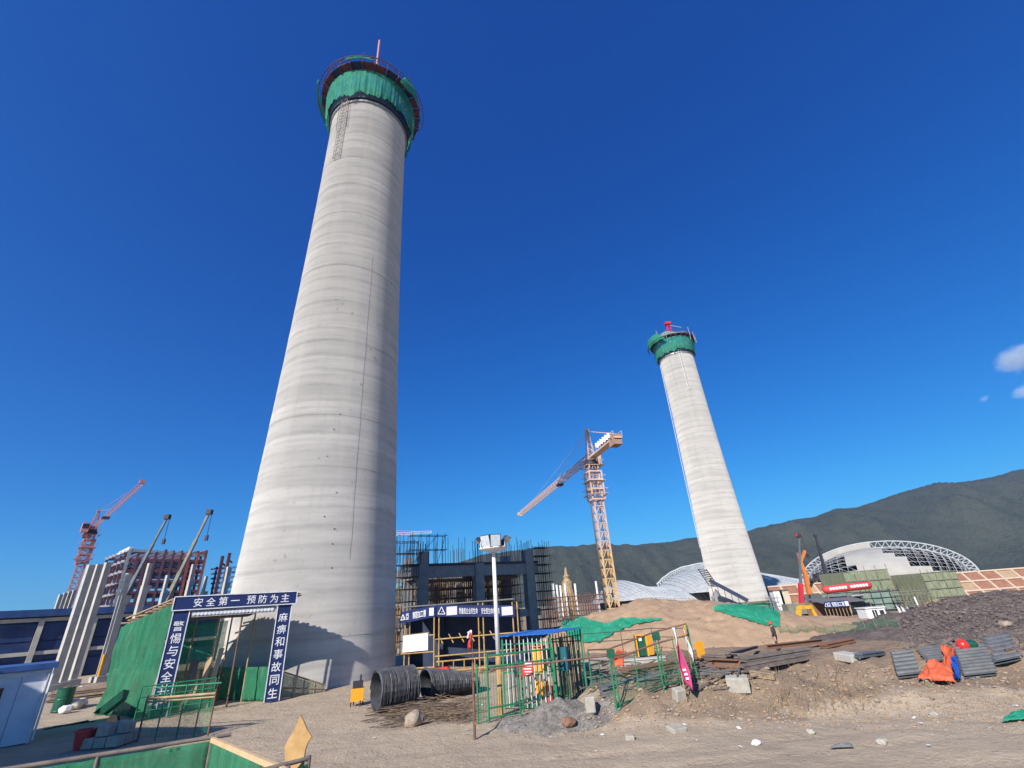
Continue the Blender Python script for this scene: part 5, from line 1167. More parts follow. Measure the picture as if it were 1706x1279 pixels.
beam('brown rusty channel at the pink flag end of the timber pile', 'steel_beam', 'beam', (1163, 1112), (1236, 1116), .3, .3, 'rust_steel', 'I')
beam('long dark timber baulk on the top of the berm', 'timber_baulk', 'timber', (1240, 1112), (1352, 1094), .4, .35, 'old_timber')
beam('second dark timber baulk lying along the berm crest', 'timber_baulk', 'timber', (1236, 1120), (1345, 1100), .3, .22, 'old_timber')
beam('short brown log end lying on the berm face', 'timber_baulk', 'timber', (1250, 1128), (1292, 1134), .3, .22, 'timber')
beam('weathered boards lying behind the rusty channel', 'timber_baulk', 'timber', (1170, 1100), (1238, 1104), .5, .2, 'old_timber')
beam('slanted grey board crossing the timber pile', 'timber_baulk', 'timber', (1214, 1104), (1262, 1086), .3, .14, 'old_timber', up=.2)
beam('bundle of tan boards beside the worker', 'timber_baulk', 'timber', (1276, 1098), (1330, 1090), .55, .18, 'timber')
beam('dark sheet steel offcuts below the rusty channel', 'timber_baulk', 'timber', (1168, 1124), (1222, 1128), .4, .15, 'slate_sheet')
beam('brown boards in a pale crate beyond the timber pile', 'timber_baulk', 'timber', (1372, 1080), (1420, 1070), .6, .25, 'rust_steel')
beam('dark green mesh bundle lying behind the wire fence', 'mesh_bundle', 'bundle', (1000, 1160), (1098, 1135), .9, .3, 'slate_sheet')
beam('grey tube bundle lying behind the wire fence', 'tube_bundle', 'bundle', (985, 1140), (1088, 1122), .7, .25, 'boom_grey')
beam('pale cut timber stacked below the open switch box', 'timber_stack', 'timber', (1035, 1110), (1112, 1104), .7, .35, 'precast')
beam('rusty reinforcing cage lying behind the wire fence', 'rebar_bundle', 'bundle', (1040, 1128), (1160, 1106), .5, .28, 'rust_steel')
beam('grey boxes and sheet offcuts stacked beside the cage', 'sheet_pile', 'sheets', (968, 1122), (1010, 1112), 1.0, .6, 'pale_block')
rnd = random.Random(12); b = MB()
for k in range(150):
    c = hit(rnd.uniform(968, 1240), rnd.uniform(1098, 1150), rnd.uniform(.02, .3)); an = rnd.gauss(.25, .4); L = rnd.uniform(.3, 1.5); d = Vector((math.cos(an), math.sin(an), rnd.uniform(-.1, .12))); b.bar(c - d * L / 2, c + d * L / 2, rnd.uniform(.02, .09), rnd.uniform(.015, .05))
o = b.build('scrap_wood', 'old_timber', None, 'stuff'); o['label'] = 'scattered offcuts of wood and steel behind the fence'
for k, (px, py) in enumerate(((990, 1068 + 50), (1120, 1108))): pass
q = hit(1032, 1112); o = MB().sheet(lambda u, v: q + Vector((-.25 + .5 * u + .1 * v, .1 * math.sin(v * 4), .1 + .7 * v - .35 * (u - .5) ** 2 + .1 * nz(u * 4, v * 4, 1, 1))), 8, 8, .02).build('orange_cloth', 'tarp_orange', smooth=True); tag(o, 'orange cloth hanging on the wire fence post', 'cloth')
# corrugated sheets
def corr(label, c0, c1, c3, th=.03, n=9, amp=.06):
    a, b_, d = (hit(*c0, .05), hit(*c1, .05), hit(*c3, .05)); u_, v_ = b_ - a, d - a; v_.z = max(v_.z, .05)
    nr = u_.cross(v_).normalized(); nr = nr if nr.z > 0 else -nr; t = thing('corrugated_sheet', label, 'sheet', a)
    for q in range(2):
        off = nr * (.04 + .09 * q) + u_ * .012 * ((q * 7) % 3); MB().sheet(lambda u, v: a + u_ * u + v_ * v + off, 4, 4, .015).build('sheet_layer', 'boom_grey', t)
    for k in range(n):                                  # raised ridges
        o_ = a + v_ * ((k + .5) / n) + nr * .15; piece('ridge', o_ - u_ * .01, o_ + u_ * 1.01, v_.length / n * .27, .055, 'slate_sheet', t, 'tube', nr)
    return t
corr('dark corrugated sheet lying flat beside the orange tarpaulin', (1498, 1134), (1536, 1130), (1487, 1094), n=6)
corr('shaded corrugated sheet behind the orange tarpaulin', (1550, 1112), (1590, 1106), (1530, 1088), n=6)
corr('ridged grey sheet stack between blue tarpaulin and the slag heap', (1608, 1134), (1662, 1128), (1592, 1086), n=9)
corr('ridged grey sheet stack leaning against the foot of the slag heap', (1658, 1112), (1704, 1104), (1641, 1070), n=6)
# tarpaulins, red ball
def tarp(label, m, pts, h, seed, nu=36, nv=26):
    P4 = [hit(*p, .03) for p in pts]
    def fn(u, v): p = P4[0].lerp(P4[1], u).lerp(P4[3].lerp(P4[2], u), v); e = math.sin(math.pi * u) ** .4 * math.sin(math.pi * v) ** .4; return p + Z * (.05 + h * e * (1 + .9 * nz(u * 4, v * 4, 1, seed)) + .35 * h * nz(u * 12, v * 9, 1, seed) + .25 * h * abs(nz(u * 22 + v * 9, v * 7, 1, seed + 1))) + Vector((.4 * h * nz(u * 5, v * 5, 1, seed + 2), .35 * h * nz(u * 5, v * 5, 1, seed + 4), 0))
    o = MB().sheet(fn, nu, nv, .012).build('tarpaulin', m, smooth=True); tag(o, label, 'tarpaulin'); return o
tarp('crumpled orange tarpaulin spread in front of the corrugated sheets', 'tarp_orange', [(1530, 1136), (1592, 1140), (1590, 1118), (1556, 1116)], .28, 3)
tarp('orange tarpaulin draped up over the sheet edge', 'tarp_orange', [(1576, 1126), (1590, 1126), (1594, 1088), (1583, 1088)], .3, 7)
tarp('blue tarpaulin tucked under the orange one', 'tarp_blue', [(1588, 1134), (1604, 1136), (1598, 1102), (1590, 1102)], .2, 9)
q = hit(1609, 1086); t = thing('red_ball', 'glossy red ball shaped buoy resting on the dark sheets', 'buoy', q); MB().lathe(q, [(.02, .0), (.12, .04), (.2, .13), (.22, .24), (.19, .35), (.12, .42), (.05, .45), (.05, .48), (.01, .485)], 20).build('ball_body', 'helmet_red', t, smooth=True)
o = MB().rock(q + Vector((.42, .15, .2)), .24, .8, 55, 2).build('green_bag', 'dark_green', smooth=True); tag(o, 'dark green bag lying beside the red buoy', 'bag')
beam('long pale board sloping on the slag heap foot', 'timber_baulk', 'timber', (1545, 1096), (1588, 1066), .22, .08, 'timber')
beam('dark plank bundle lying between slab and corrugated sheets', 'timber_baulk', 'timber', (1432, 1098), (1470, 1092), .35, .15, 'boom_grey')
# worker
def worker():
    q = hit(1298, 1084); q = Vector((q.x, q.y, HT(q.x, q.y))); Ht = 1.66
    t = thing('person', 'worker in red hard hat and dark work clothes standing behind the timber pile', 'person', q)
    fw = Vector((-.75, .66, 0)).normalized(); sd_ = Vector((fw.y, -fw.x, 0))
    me = bpy.data.meshes.new('body'); J = {}; vs, es, rad = [], [], []
    def jt(n, s, f, z, r, par=None):
        vs.append(sd_ * s + fw * f + Z * z); rad.append(r); J[n] = len(vs) - 1
        if par is not None: es.append((J[par], J[n]))
    jt('pelvis', 0, 0, .88, .155); jt('waist', 0, .02, 1.05, .14, 'pelvis'); jt('chest', 0, .03, 1.26, .17, 'waist'); jt('neckb', 0, .03, 1.40, .085, 'chest'); jt('neck', 0, .04, 1.46, .055, 'neckb'); jt('head', 0, .06, 1.56, .10, 'neck'); jt('crown', 0, .06, 1.64, .085, 'head')
    for s, n in ((-1, 'l'), (1, 'r')):
        jt(n + 'sh', s * .19, .03, 1.36, .075, 'chest'); jt(n + 'el', s * .25, -.03, 1.08, .052, n + 'sh'); jt(n + 'wr', s * .21, .12, .88, .037, n + 'el'); jt(n + 'pa', s * .20, .16, .80, .04, n + 'wr')
        for k in range(4): jt(n + 'f%d' % k, s * .20, .13 + .025 * k, .74 - .01 * (k % 2), .014, n + 'pa'); jt(n + 'g%d' % k, s * .19, .145 + .025 * k, .70, .012, n + 'f%d' % k)
        jt(n + 'th', s * .16, .17, .77, .014, n + 'wr')
        jt(n + 'hip', s * .10, 0, .82, .105, 'pelvis'); jt(n + 'kn', s * .11, .04 * s + .03, .46, .075, n + 'hip'); jt(n + 'an', s * .12, .06 * s - .02, .09, .05, n + 'kn'); jt(n + 'to', s * .13, .06 * s + .14, .04, .04, n + 'an')
    me.from_pydata(vs, es, []); o = bpy.data.objects.new('tmp_body', me); COL.objects.link(o); md = o.modifiers.new('s', 'SKIN'); su = o.modifiers.new('u', 'SUBSURF'); su.levels = 2
    lay = me.skin_vertices[0] if me.skin_vertices else None
    if lay is None:
        bm = bmesh.new(); bm.from_mesh(me); bm.verts.layers.skin.verify(); bm.to_mesh(me); bm.free(); lay = me.skin_vertices[0]
    for i, r in enumerate(rad): lay.data[i].radius = (r, r); lay.data[i].use_root = (i == 0)
    dg = bpy.context.evaluated_depsgraph_get(); m2 = bpy.data.meshes.new_from_object(o.evaluated_get(dg)); bpy.data.objects.remove(o)
    m2.materials.clear()
    for m in ('cloth_jacket', 'cloth_dark', 'skin', 'rubber'): m2.materials.append(MAT(m))
    for p in m2.polygons:
        c = p.center; z = c.z; p.use_smooth = True; out_ = abs(c.dot(sd_))
        p.material_index = 3 if z < .1 else (2 if z > 1.44 or (z < .86 and z > .6 and out_ > .165) else (1 if z < .93 else 0))
    ob_ = link('body', m2, t); 
    hb = q + fw * .06 + Z * 1.60
    MB().lathe(hb, [(.165, .0), (.165, .012), (.135, .02), (.13, .07), (.10, .125), (.05, .15), (.005, .155)], 20).build('hard_hat', 'helmet_red', t, smooth=True)
    MB().box(q + fw * .165 + Z * 1.555, (.03, .03, .04)).build('nose', 'skin', t)
worker()
# nets draped over the mound
def drape(label, top, bot, seed, n=48, k=12):
    def row(pts, u):
        x = pts[0][0] + (pts[-1][0] - pts[0][0]) * u
        for (a, ya), (c, yc) in zip(pts, pts[1:]):
            if a <= x <= c: return x, ya + (yc - ya) * (x - a) / (c - a)
        return pts[-1]
    def fn(u, v):
        a, c = row(top, u), row(bot, u); px = a[0] + (c[0] - a[0]) * v; py = a[1] + (c[1] - a[1]) * v + (1.2 + 3 * abs(v - .5)) * nz(u * 20, v * 3, 1, seed); p = hit(px, py); return p + Z * (.10 + .11 * nz(p.x * 2, p.y * 2, 1, seed) + .05 * nz(p.x * 6, p.y * 6, 1, seed))
    o = MB().grid(fn, n, k).build('ground_net', 'net_ground', smooth=True); tag(o, label, 'net')
drape('green dust net draped on the mound side facing the cage', [(936, 1034), (965, 1027), (985, 1034), (1010, 1040), (1040, 1030), (1070, 1031), (1103, 1032)], [(936, 1050), (965, 1072), (1000, 1071), (1025, 1055), (1060, 1041), (1103, 1034)], 3)
drape('green dust net draped on the mound below the farther chimney', [(1190, 1010), (1230, 1007), (1280, 1010), (1300, 1022)], [(1190, 1018), (1230, 1030), (1280, 1044), (1300, 1046)], 5, 30)
# stones, gravel, dry weeds
def scatter(name, label, m, n, fpx, rad, seed, sq=.7):
    b = MB(); rnd = random.Random(seed)
    for k in range(n):
        px, py = fpx(rnd); p = hit(px, py)
        if p.y > 62: continue
        r = rad(rnd) * max(.6, p.y / 26); b.rock(p + Z * r * .15, r, sq, k)
    o = b.build(name, m, None, 'stuff'); o['label'] = label; return o
scatter('berm_stones', 'small stones scattered over the brown berm', 'pebble', 2400, lambda r: (r.uniform(985, 1720), r.uniform(1112, 1218)), lambda r: .014 + .075 * r.random() ** 4, 1)
scatter('berm_rubble', 'broken stones and clods along the berm and yard', 'stone', 420, lambda r: (r.uniform(960, 1720), r.uniform(1095, 1205)), lambda r: .04 + .11 * r.random() ** 3, 6, .6)
scatter('soil_clods', 'dark soil clods on the berm', 'mound_soil', 900, lambda r: (r.uniform(985, 1720), r.uniform(1108, 1212)), lambda r: .03 + .09 * r.random() ** 3, 7, .55)
scatter('road_pebbles', 'fine pebbles on the dirt road', 'pebble', 1300, lambda r: (r.uniform(330, 1720), r.uniform(1170, 1279)), lambda r: .008 + .03 * r.random() ** 5, 2)
scatter('pile_gravel', 'grey gravel on the small pile before the cage', 'grey_gravel', 1700, lambda r: (min(1010, max(835, r.gauss(925, 42))), r.uniform(1176, 1230)), lambda r: .012 + .04 * r.random() ** 3, 3)
scatter('slag_lumps', 'dark lumps over the slag heap', 'slag_lump', 3400, lambda r: (r.uniform(1505, 1720), r.uniform(988, 1085)), lambda r: .012 + .11 * r.random() ** 5, 4)
scatter('mound_clods', 'brown clods on the dirt mound', 'mound_soil', 800, lambda r: (r.uniform(940, 1320), r.uniform(1008, 1098)), lambda r: .01 + .05 * r.random() ** 4, 5)
for k, (px, py, r_, m, lb) in enumerate(((948, 1208, .24, 'rust_steel', 'round brown stone on the grey gravel pile'), (1260, 1240, .12, 'white_cloth', 'crumpled white litter on the road by the berm foot'), (1470, 1238, .13, 'pale_block', 'pale stone on the road edge below the berm'), (1556, 1192, .12, 'pale_block', 'pale stone on the berm foot below the corrugated sheets'), (1352, 1222, .13, 'pale_block', 'pair of pale stones at the foot of the berm'), (1676, 1042, .3, 'stone', 'tan boulder on the slag heap'))):
    q = hit(px, py); o = MB().rock(q + Z * r_ * .3, r_, .65, k + 70, 2).build('stone', m); tag(o, lb, 'stone')
b = MB(); rnd = random.Random(21)
for k in range(520):
    px, py = (rnd.uniform(1150, 1470), rnd.uniform(1115, 1195)) if k % 3 else (rnd.uniform(990, 1706), rnd.uniform(1130, 1200)); p = hit(px, py)
    for j in range(3): d = Vector((rnd.uniform(-.4, .4), rnd.uniform(-.4, .4), 1)).normalized(); h = rnd.uniform(.08, .34); s_ = Vector((rnd.uniform(-1, 1), rnd.uniform(-1, 1), 0)).normalized() * .006; b.add([p - s_, p + s_, p + d * h], [(0, 1, 2)])
o = b.build('dry_weeds', 'dry_grass', None, 'stuff'); o['label'] = 'dry weeds on the berm'
b = MB()
for k in range(70):
    p = hit(rnd.uniform(1290, 1440), rnd.uniform(1120, 1192)); d = Vector((rnd.uniform(-.3, .3), rnd.uniform(-.3, .3), 1)).normalized(); L = rnd.uniform(.2, .75); b.tube(p, p + d * L, .007, 4, .003); b.tube(p + d * L * .5, p + d * L * .7 + Vector((rnd.uniform(-.2, .2), 0, .1)), .004, 3)
o = b.build('dry_stalks', 'twig', None, 'stuff'); o['label'] = 'bare dry stalks on the berm face'
b = MB(); rnd = random.Random(77)
for k in range(46):
    p = hit(rnd.uniform(420, 1706), rnd.uniform(1165, 1262)); r_ = rnd.uniform(.02, .07); M = Matrix.Rotation(rnd.random() * 6, 3, 'Z') @ Matrix.Rotation(rnd.uniform(-.5, .5), 3, 'X')
    b.add([p + Z * .03 + M @ Vector((x * r_, y * r_ * rnd.uniform(.5, 1.2), 0)) for x, y in ((-1, -1), (1, -1), (.8, 1), (-.9, .8))], [(0, 1, 2, 3)])
o = b.build('litter_scraps', 'white_cloth', None, 'stuff'); o['label'] = 'pale paper and plastic scraps on the dirt'
tarp('scrap of green net lying at the road edge', 'net_ground', [(1672, 1206), (1740, 1200), (1740, 1188), (1690, 1192)], .08, 13)
tarp('flat strip of grey green plastic on the road', 'slate_sheet', [(1384, 1252), (1424, 1250), (1420, 1245), (1394, 1246)], .04, 15)
# ---------------------------------------------------------------- right background: retaining slope, net-wrapped buildings, domes, machines
BZ = -2.5
rw = thing('retaining_slope', 'retaining slope of pale concrete ribs with brown brick panels', 'retaining wall', (110, 130, BZ))
X0, X1, NC, NR = 63.0, 178.0, 26, 3
def rp(u, v, n=0.0): return Vector((X0 + (X1 - X0) * u, 129.0 + 5.4 * v - n * .76, BZ - .1 + 6.5 * v + n * .65))
MB().add([rp(0, 0, -.3), rp(1, 0, -.3), rp(1, 1, -.3), rp(0, 1, -.3), rp(0, 0, -3), rp(1, 0, -3), rp(1, 1, -3), rp(0, 1, -3)], [(0, 1, 2, 3), (7, 6, 5, 4), (0, 4, 5, 1), (2, 6, 7, 3)]).build('backing', 'mound_soil', rw)
for i in range(NC):
    for j in range(NR):
        MB().add([rp((i + .06) / NC, (j + .07) / NR), rp((i + .94) / NC, (j + .07) / NR), rp((i + .94) / NC, (j + .93) / NR), rp((i + .06) / NC, (j + .93) / NR)] + [rp((i + .06) / NC, (j + .07) / NR, -.3), rp((i + .94) / NC, (j + .07) / NR, -.3), rp((i + .94) / NC, (j + .93) / NR, -.3), rp((i + .06) / NC, (j + .93) / NR, -.3)], [(0, 1, 2, 3), (0, 4, 5, 1), (1, 5, 6, 2), (2, 6, 7, 3), (3, 7, 4, 0)]).build('brick_panel', 'brick_fill' if (i * 5 + j) % 4 else 'mound_soil', rw)
up_ = Vector((0, -.76, .65))
for i in range(NC + 1): bar('rib', rp(i / NC, 0, .05), rp(i / NC, 1, .05), .5, 'rib_concrete', rw, .4, up_)
for j in range(NR + 1): bar('rib', rp(0, j / NR, .08), rp(1, j / NR, .08), .45, 'rib_concrete', rw, .4, up_)
def vbox(px0, px1, pyt, Y, zb=BZ): a, c = P(px0, 1000, Y), P(px1, 1000, Y); m = P((px0 + px1) / 2, pyt, Y); return a.x, c.x, m.z
def netted(label, px0, px1, pyt, pyb, Y, dep, m, nx, nz_, cat='building', fm='scaffold_yellow'):
    x0, x1, z1 = vbox(px0, px1, pyt, Y); z0 = P((px0 + px1) / 2, pyb, Y).z; t = thing('netted_building', label, cat, ((x0 + x1) / 2, Y, BZ)); rnd = random.Random(int(px0))
    for i in range(nx):
        for k in range(nz_):
            xa, xb = x0 + (x1 - x0) * (i + .04) / nx, x0 + (x1 - x0) * (i + .96) / nx; za, zc = z0 + (z1 - z0) * (k + .05) / nz_, z0 + (z1 - z0) * (k + .95) / nz_
            MB().sheet(lambda u, v: Vector((xa + (xb - xa) * u, Y - .12 + .15 * nz(xa + u, za + v, .9, 2), za + (zc - za) * v)), 4, 4, .01).build('net_panel', m, t)
    for s in (x0, x1): MB().sheet(lambda u, v: Vector((s, Y + dep * u, z0 + (z1 - z0) * v)), 3, 3, .01).build('net_panel', m, t)
    MB().box(((x0 + x1) / 2, Y + dep / 2 + .5, (BZ + z1 - .6) / 2), (abs(x1 - x0) - 1, dep - .5, z1 - .6 - BZ)).build('core', 'pale_block', t)
    for i in range(nx + 1): x = x0 + (x1 - x0) * i / nx; pole('standard', (x, Y - .2, BZ), (x, Y - .2, z1 + rnd.uniform(.2, 1.2)), .07, fm, t)
    for k in range(nz_ + 1): z = z0 + (z1 - z0) * k / nz_; pole('ledger', (x0 - .3, Y - .25, z), (x1 + .3, Y - .25, z), .06, fm, t)
    return t
netted('pale panelled building wrapped in jade netting behind the red inflatable', 1438, 1502, 985, 1016, 112, 9, 'net_jade', 4, 3, fm='scaffold_dark')
netted('low pale netted wall behind the navy sign shed', 1372, 1424, 987, 1004, 114, 8, 'net_grey', 3, 2, fm='net_jade')
netted('tall dark olive netted block rising behind the pale panelled building', 1420, 1497, 949, 984, 122, 10, 'net_olive', 4, 2, fm='boom_olive')
netted('olive netted scaffold block beside the retaining slope', 1553, 1612, 951, 1008, 118, 10, 'net_olive', 5, 4, fm='boom_olive')
t = thing('bay_shade', 'dark block standing for the shade of an open bay between the netted walls', 'opening', P(1431, 1010, 110)); a, c2, z1 = vbox(1424, 1438, 992, 110); MB().box(((a + c2) / 2, 111, (BZ + z1) / 2), (c2 - a, 1.6, z1 - BZ)).build('bay_dark_fill', 'window_dark', t); bar('bay_beam', (a - .3, 110, z1), (c2 + .3, 110, z1), .4, 'precast', t)  # solid near-black block stands in for shade inside the bay
def farscaf(label, px0, px1, pyt, Y, nu, nz_, m):
    x0, x1, z1 = vbox(px0, px1, pyt, Y); return scaffold('scaffold', label, lambda u, n, z: Vector((x0 + u, Y - n, z)), x1 - x0, 1.6, BZ, z1, nu, nz_, m, single=False, r=.06, plank=False)
farscaf('olive tube scaffold between the two netted blocks', 1500, 1556, 984, 108, 9, 6, 'boom_olive')
farscaf('yellowish tube scaffold along the foot of the netted block', 1548, 1622, 1002, 104, 12, 3, 'scaffold_yellow')
# red inflatable
a, c2 = P(1371, 983, 106), P(1451, 974, 106); t = thing('red_inflatable', 'long red inflatable tube banner with white lettering in front of netted building', 'banner', (a + c2) / 2); M = frame(c2 - a); L = (c2 - a).length; vs = []; prof = [(.0, .02), (.15, .5), (.6, .75), (L - .6, .75), (L - .15, .5), (L, .02)]
for x, r in prof:
    for i in range(14): th = 2 * math.pi * i / 14; vs.append(a + M @ Vector((x, r * math.cos(th), r * math.sin(th))))
MB().add(vs, [(k * 14 + i, k * 14 + (i + 1) % 14, (k + 1) * 14 + (i + 1) % 14, (k + 1) * 14 + i) for k in range(5) for i in range(14)]).build('tube', 'sign_red', t, smooth=True)
for k in range(13):
    if k in (6,): continue
    q = a.lerp(c2, .12 + .062 * k) + Vector((0, -.74, .12)); MB().box(q, (.48, .05, .5)).build('white_mark', 'letter_white', t)
for u in (.1, .5, .9): q = a.lerp(c2, u); pole('stand', Vector((q.x, q.y + .8, BZ)), q + Vector((0, .7, 0)), .06, 'scaffold_yellow', t)
# navy sign shed
x0, x1, z1 = vbox(1371, 1412, 1001, 102); zb2 = P(1390, 1012, 102).z; t = thing('sign_shed', 'far rebar shed with navy name board and grey lean-to roof', 'shed', ((x0 + x1) / 2, 102, BZ))
MB().box(((x0 + x1) / 2, 101.9, (z1 + zb2) / 2), (x1 - x0, .1, z1 - zb2)).build('name_board', 'banner_blue', t)
q = Vector(((x0 + x1) / 2, 101.84, (z1 + zb2) / 2)); text('钢筋加工棚', 'letter_white', t, q + Vector((.2, 0, 0)), (1, 0, 0), Z, (z1 - zb2) * .72, width=(x1 - x0) * .5); text('亞', 'letter_white', t, q - Vector(((x1 - x0) * .34, 0, 0)), (1, 0, 0), Z, (z1 - zb2) * .66)
MB().box(q + Vector(((x1 - x0) * .4, -.02, 0)), ((x1 - x0) * .15, .03, (z1 - zb2) * .75)).build('picture_panel', 'poster_pale', t)
b = MB(); e = [q + Vector((-(x1 - x0) * .45 + dx, 0, dz)) for dx, dz in ((-.3, -.3), (0, .35), (.3, -.3))]
for i in range(3): b.bar(e[i], e[(i + 1) % 3], .05, .1, (0, -1, 0))
b.build('logo', 'letter_white', t)
for k in range(8): x = x0 + (x1 - x0) * k / 7; pole('shed_post', (x, 102.2, BZ), (x, 102.2, zb2), .07, 'scaffold_yellow' if k % 2 else 'timber', t)
MB().sheet(lambda u, v: Vector((x0 + (x1 + 4 - x0) * u, 102.2 + 6 * v, z1 - .3 + .9 * v)), 4, 2, .08).build('shed_roof', 'slate_sheet', t); MB().box(((x0 + x1) / 2 + 1, 107, BZ + 1.5), (x1 - x0 + 4, .2, 3)).build('shed_back', 'rust_steel', t)
# white cabin
x0, x1, z1 = vbox(1436, 1468, 1013, 88); t = thing('guard_cabin', 'small white cabin with paired windows and dark doorway before netted building', 'cabin', ((x0 + x1) / 2, 88, BZ)); w_ = x1 - x0
MB().box(((x0 + x1) / 2, 89.2, (BZ + z1) / 2), (w_, 2.4, z1 - BZ)).build('cabin_wall', 'white_paint', t); MB().box(((x0 + x1) / 2, 89.2, z1 + .06), (w_ + .3, 2.8, .14)).build('cabin_roof', 'white_paint', t)
for u in (.36, .5): MB().box((x0 + w_ * u, 87.98, BZ + (z1 - BZ) * .62), (w_ * .1, .06, (z1 - BZ) * .5)).build('window', 'window_dark', t)
MB().box((x0 + w_ * .8, 87.98, BZ + (z1 - BZ) * .42), (w_ * .22, .06, (z1 - BZ) * .8)).build('door', 'window_dark', t)
# blue drum, low netting fence, flags, post
q = P(1372, 1036, 84); q.z = hf(q.x, q.y); o = tarp_blue = MB().rock(q + Z * .6, .85, .95, 91, 2).build('blue_bundle', 'roof_blue', smooth=True); tag(o, 'bright blue wrapped bundle beside the far sign shed', 'bundle')
gf = 'low green netting fences below the sign shed'
for k, (pa, pb, hh) in enumerate((((1300, 1056), (1392, 1052), .45), ((1392, 1054), (1500, 1046), .55))):
    a, c2 = hit(*pa), hit(*pb); t = thing('net_fence', ('low green netting fence beyond the worker', 'low green netting fence beyond the concrete slab')[k], 'fence', a)
    MB().sheet(lambda u, v: Vector((a.lerp(c2, u).x, a.lerp(c2, u).y, HT(a.lerp(c2, u).x, a.lerp(c2, u).y) + hh * v)) + Vector((0, .25 * nz(u * 9, v * 2, 1, k), .12 * nz(u * 12, v, 1, k + 4))), 30, 4, .01).build('net_panel', 'net_mesh', t)
    for i in range(7): p = a.lerp(c2, i / 6); pole('fence_post', onz(p.x, p.y), onz(p.x, p.y, hh + .1), .02, 'boom_olive', t)
for k, px in enumerate((1503, 1510, 1520)):
    q = P(px, 1030, 84); q.z = BZ; z1 = zat(q.x, q.y, 1008 + k); t = thing('site_flag', ('pale pink flag on pole beside the white guard cabin', 'white flag on pole between two pale pink flags', 'pale pink flag on pole beside the leaning white post')[k], 'flag', q, 'flags beyond the slag heap'); pole('flag_pole', q, Vector((q.x - .1, q.y, z1)), .04, 'frame_white', t)
    MB().sheet(lambda u, v: Vector((q.x - .1 + .55 * u * (.4 + .6 * v), q.y + .1 * math.sin(u * 5), z1 - 1.7 * v - .3 * u)), 4, 6, .02).build('flag_cloth', 'white_cloth' if k % 2 else 'poster_pale', t)
q = P(1538, 1028, 80); q.z = BZ; t = thing('leaning_post', 'leaning white post beside the dark blue car', 'post', q); pole('post_tube', q, P(1523, 994, 80), .12, 'white_paint', t); blk('post_foot', q + Z * .15, (.6, .6, .3), 'pale_block', t)
# car
def car():
    q = P(1542, 1040, 49); q.z = HT(q.x, q.y); t = thing('parked_car', 'dark blue car parked nose out behind the slag heap foot', 'car', q); hd = Vector((-.55, -.83, 0)).normalized(); s = Vector((-hd.y, hd.x, 0)); B = lambda x, y, z: q - hd * 2.0 + hd * x + s * y + Z * z
    def hull(sec, m, name, par=t):
        b = MB(); vs = []
        for x, w, z0, z1, wt in sec: vs += [B(x, -w, z0), B(x, w, z0), B(x, w, (z0 + z1) / 2), B(x, wt, z1), B(x, -wt, z1), B(x, -w, (z0 + z1) / 2)]
        n = 6; fs = [(k * n + i, k * n + (i + 1) % n, (k + 1) * n + (i + 1) % n, (k + 1) * n + i) for k in range(len(sec) - 1) for i in range(n)] + [tuple(range(n))[::-1], tuple(range((len(sec) - 1) * n, len(sec) * n))]
        b.add(vs, fs); o = b.build(name, m, par); md = o.modifiers.new('b', 'BEVEL'); md.width = .04; md.segments = 2; return o
    hull([(-2.1, .8, .45, .85, .72), (-1.9, .88, .3, .98, .78), (1.2, .9, .28, .98, .8), (1.9, .86, .3, .88, .74), (2.15, .74, .4, .72, .62)], 'car_navy', 'body'); hull([(-1.7, .76, .95, 1.0, .7), (-1.2, .74, .95, 1.45, .58), (.2, .74, .95, 1.48, .6), (1.1, .76, .95, 1.0, .7)], 'window_dark', 'cabin_glass')
    hull([(-1.1, .56, 1.44, 1.5, .5), (.15, .58, 1.46, 1.52, .52)], 'car_navy', 'roof')
    for x in (-1.35, 1.35):
        for y in (-.8, .8):
            w = MB().tube(B(x, y - .1, .32), B(x, y + .1, .32), .32, 16).build('wheel', 'rubber', t); MB().tube(B(x, y - .11, .32), B(x, y + .11, .32), .18, 10).build('rim', 'frame_white', w)
    for y in (-.58, .58): MB().box(B(2.02, y, .68), (.2, .3, .16), math.atan2(hd.y, hd.x)).build('headlight', 'lamp_glass', t)
    MB().box(B(2.16, 0, .46), (.05, .46, .14), math.atan2(hd.y, hd.x)).build('number_plate', 'letter_white', t); MB().box(B(2.1, 0, .62), (.08, .7, .14), math.atan2(hd.y, hd.x)).build('grille', 'rubber', t)
car()
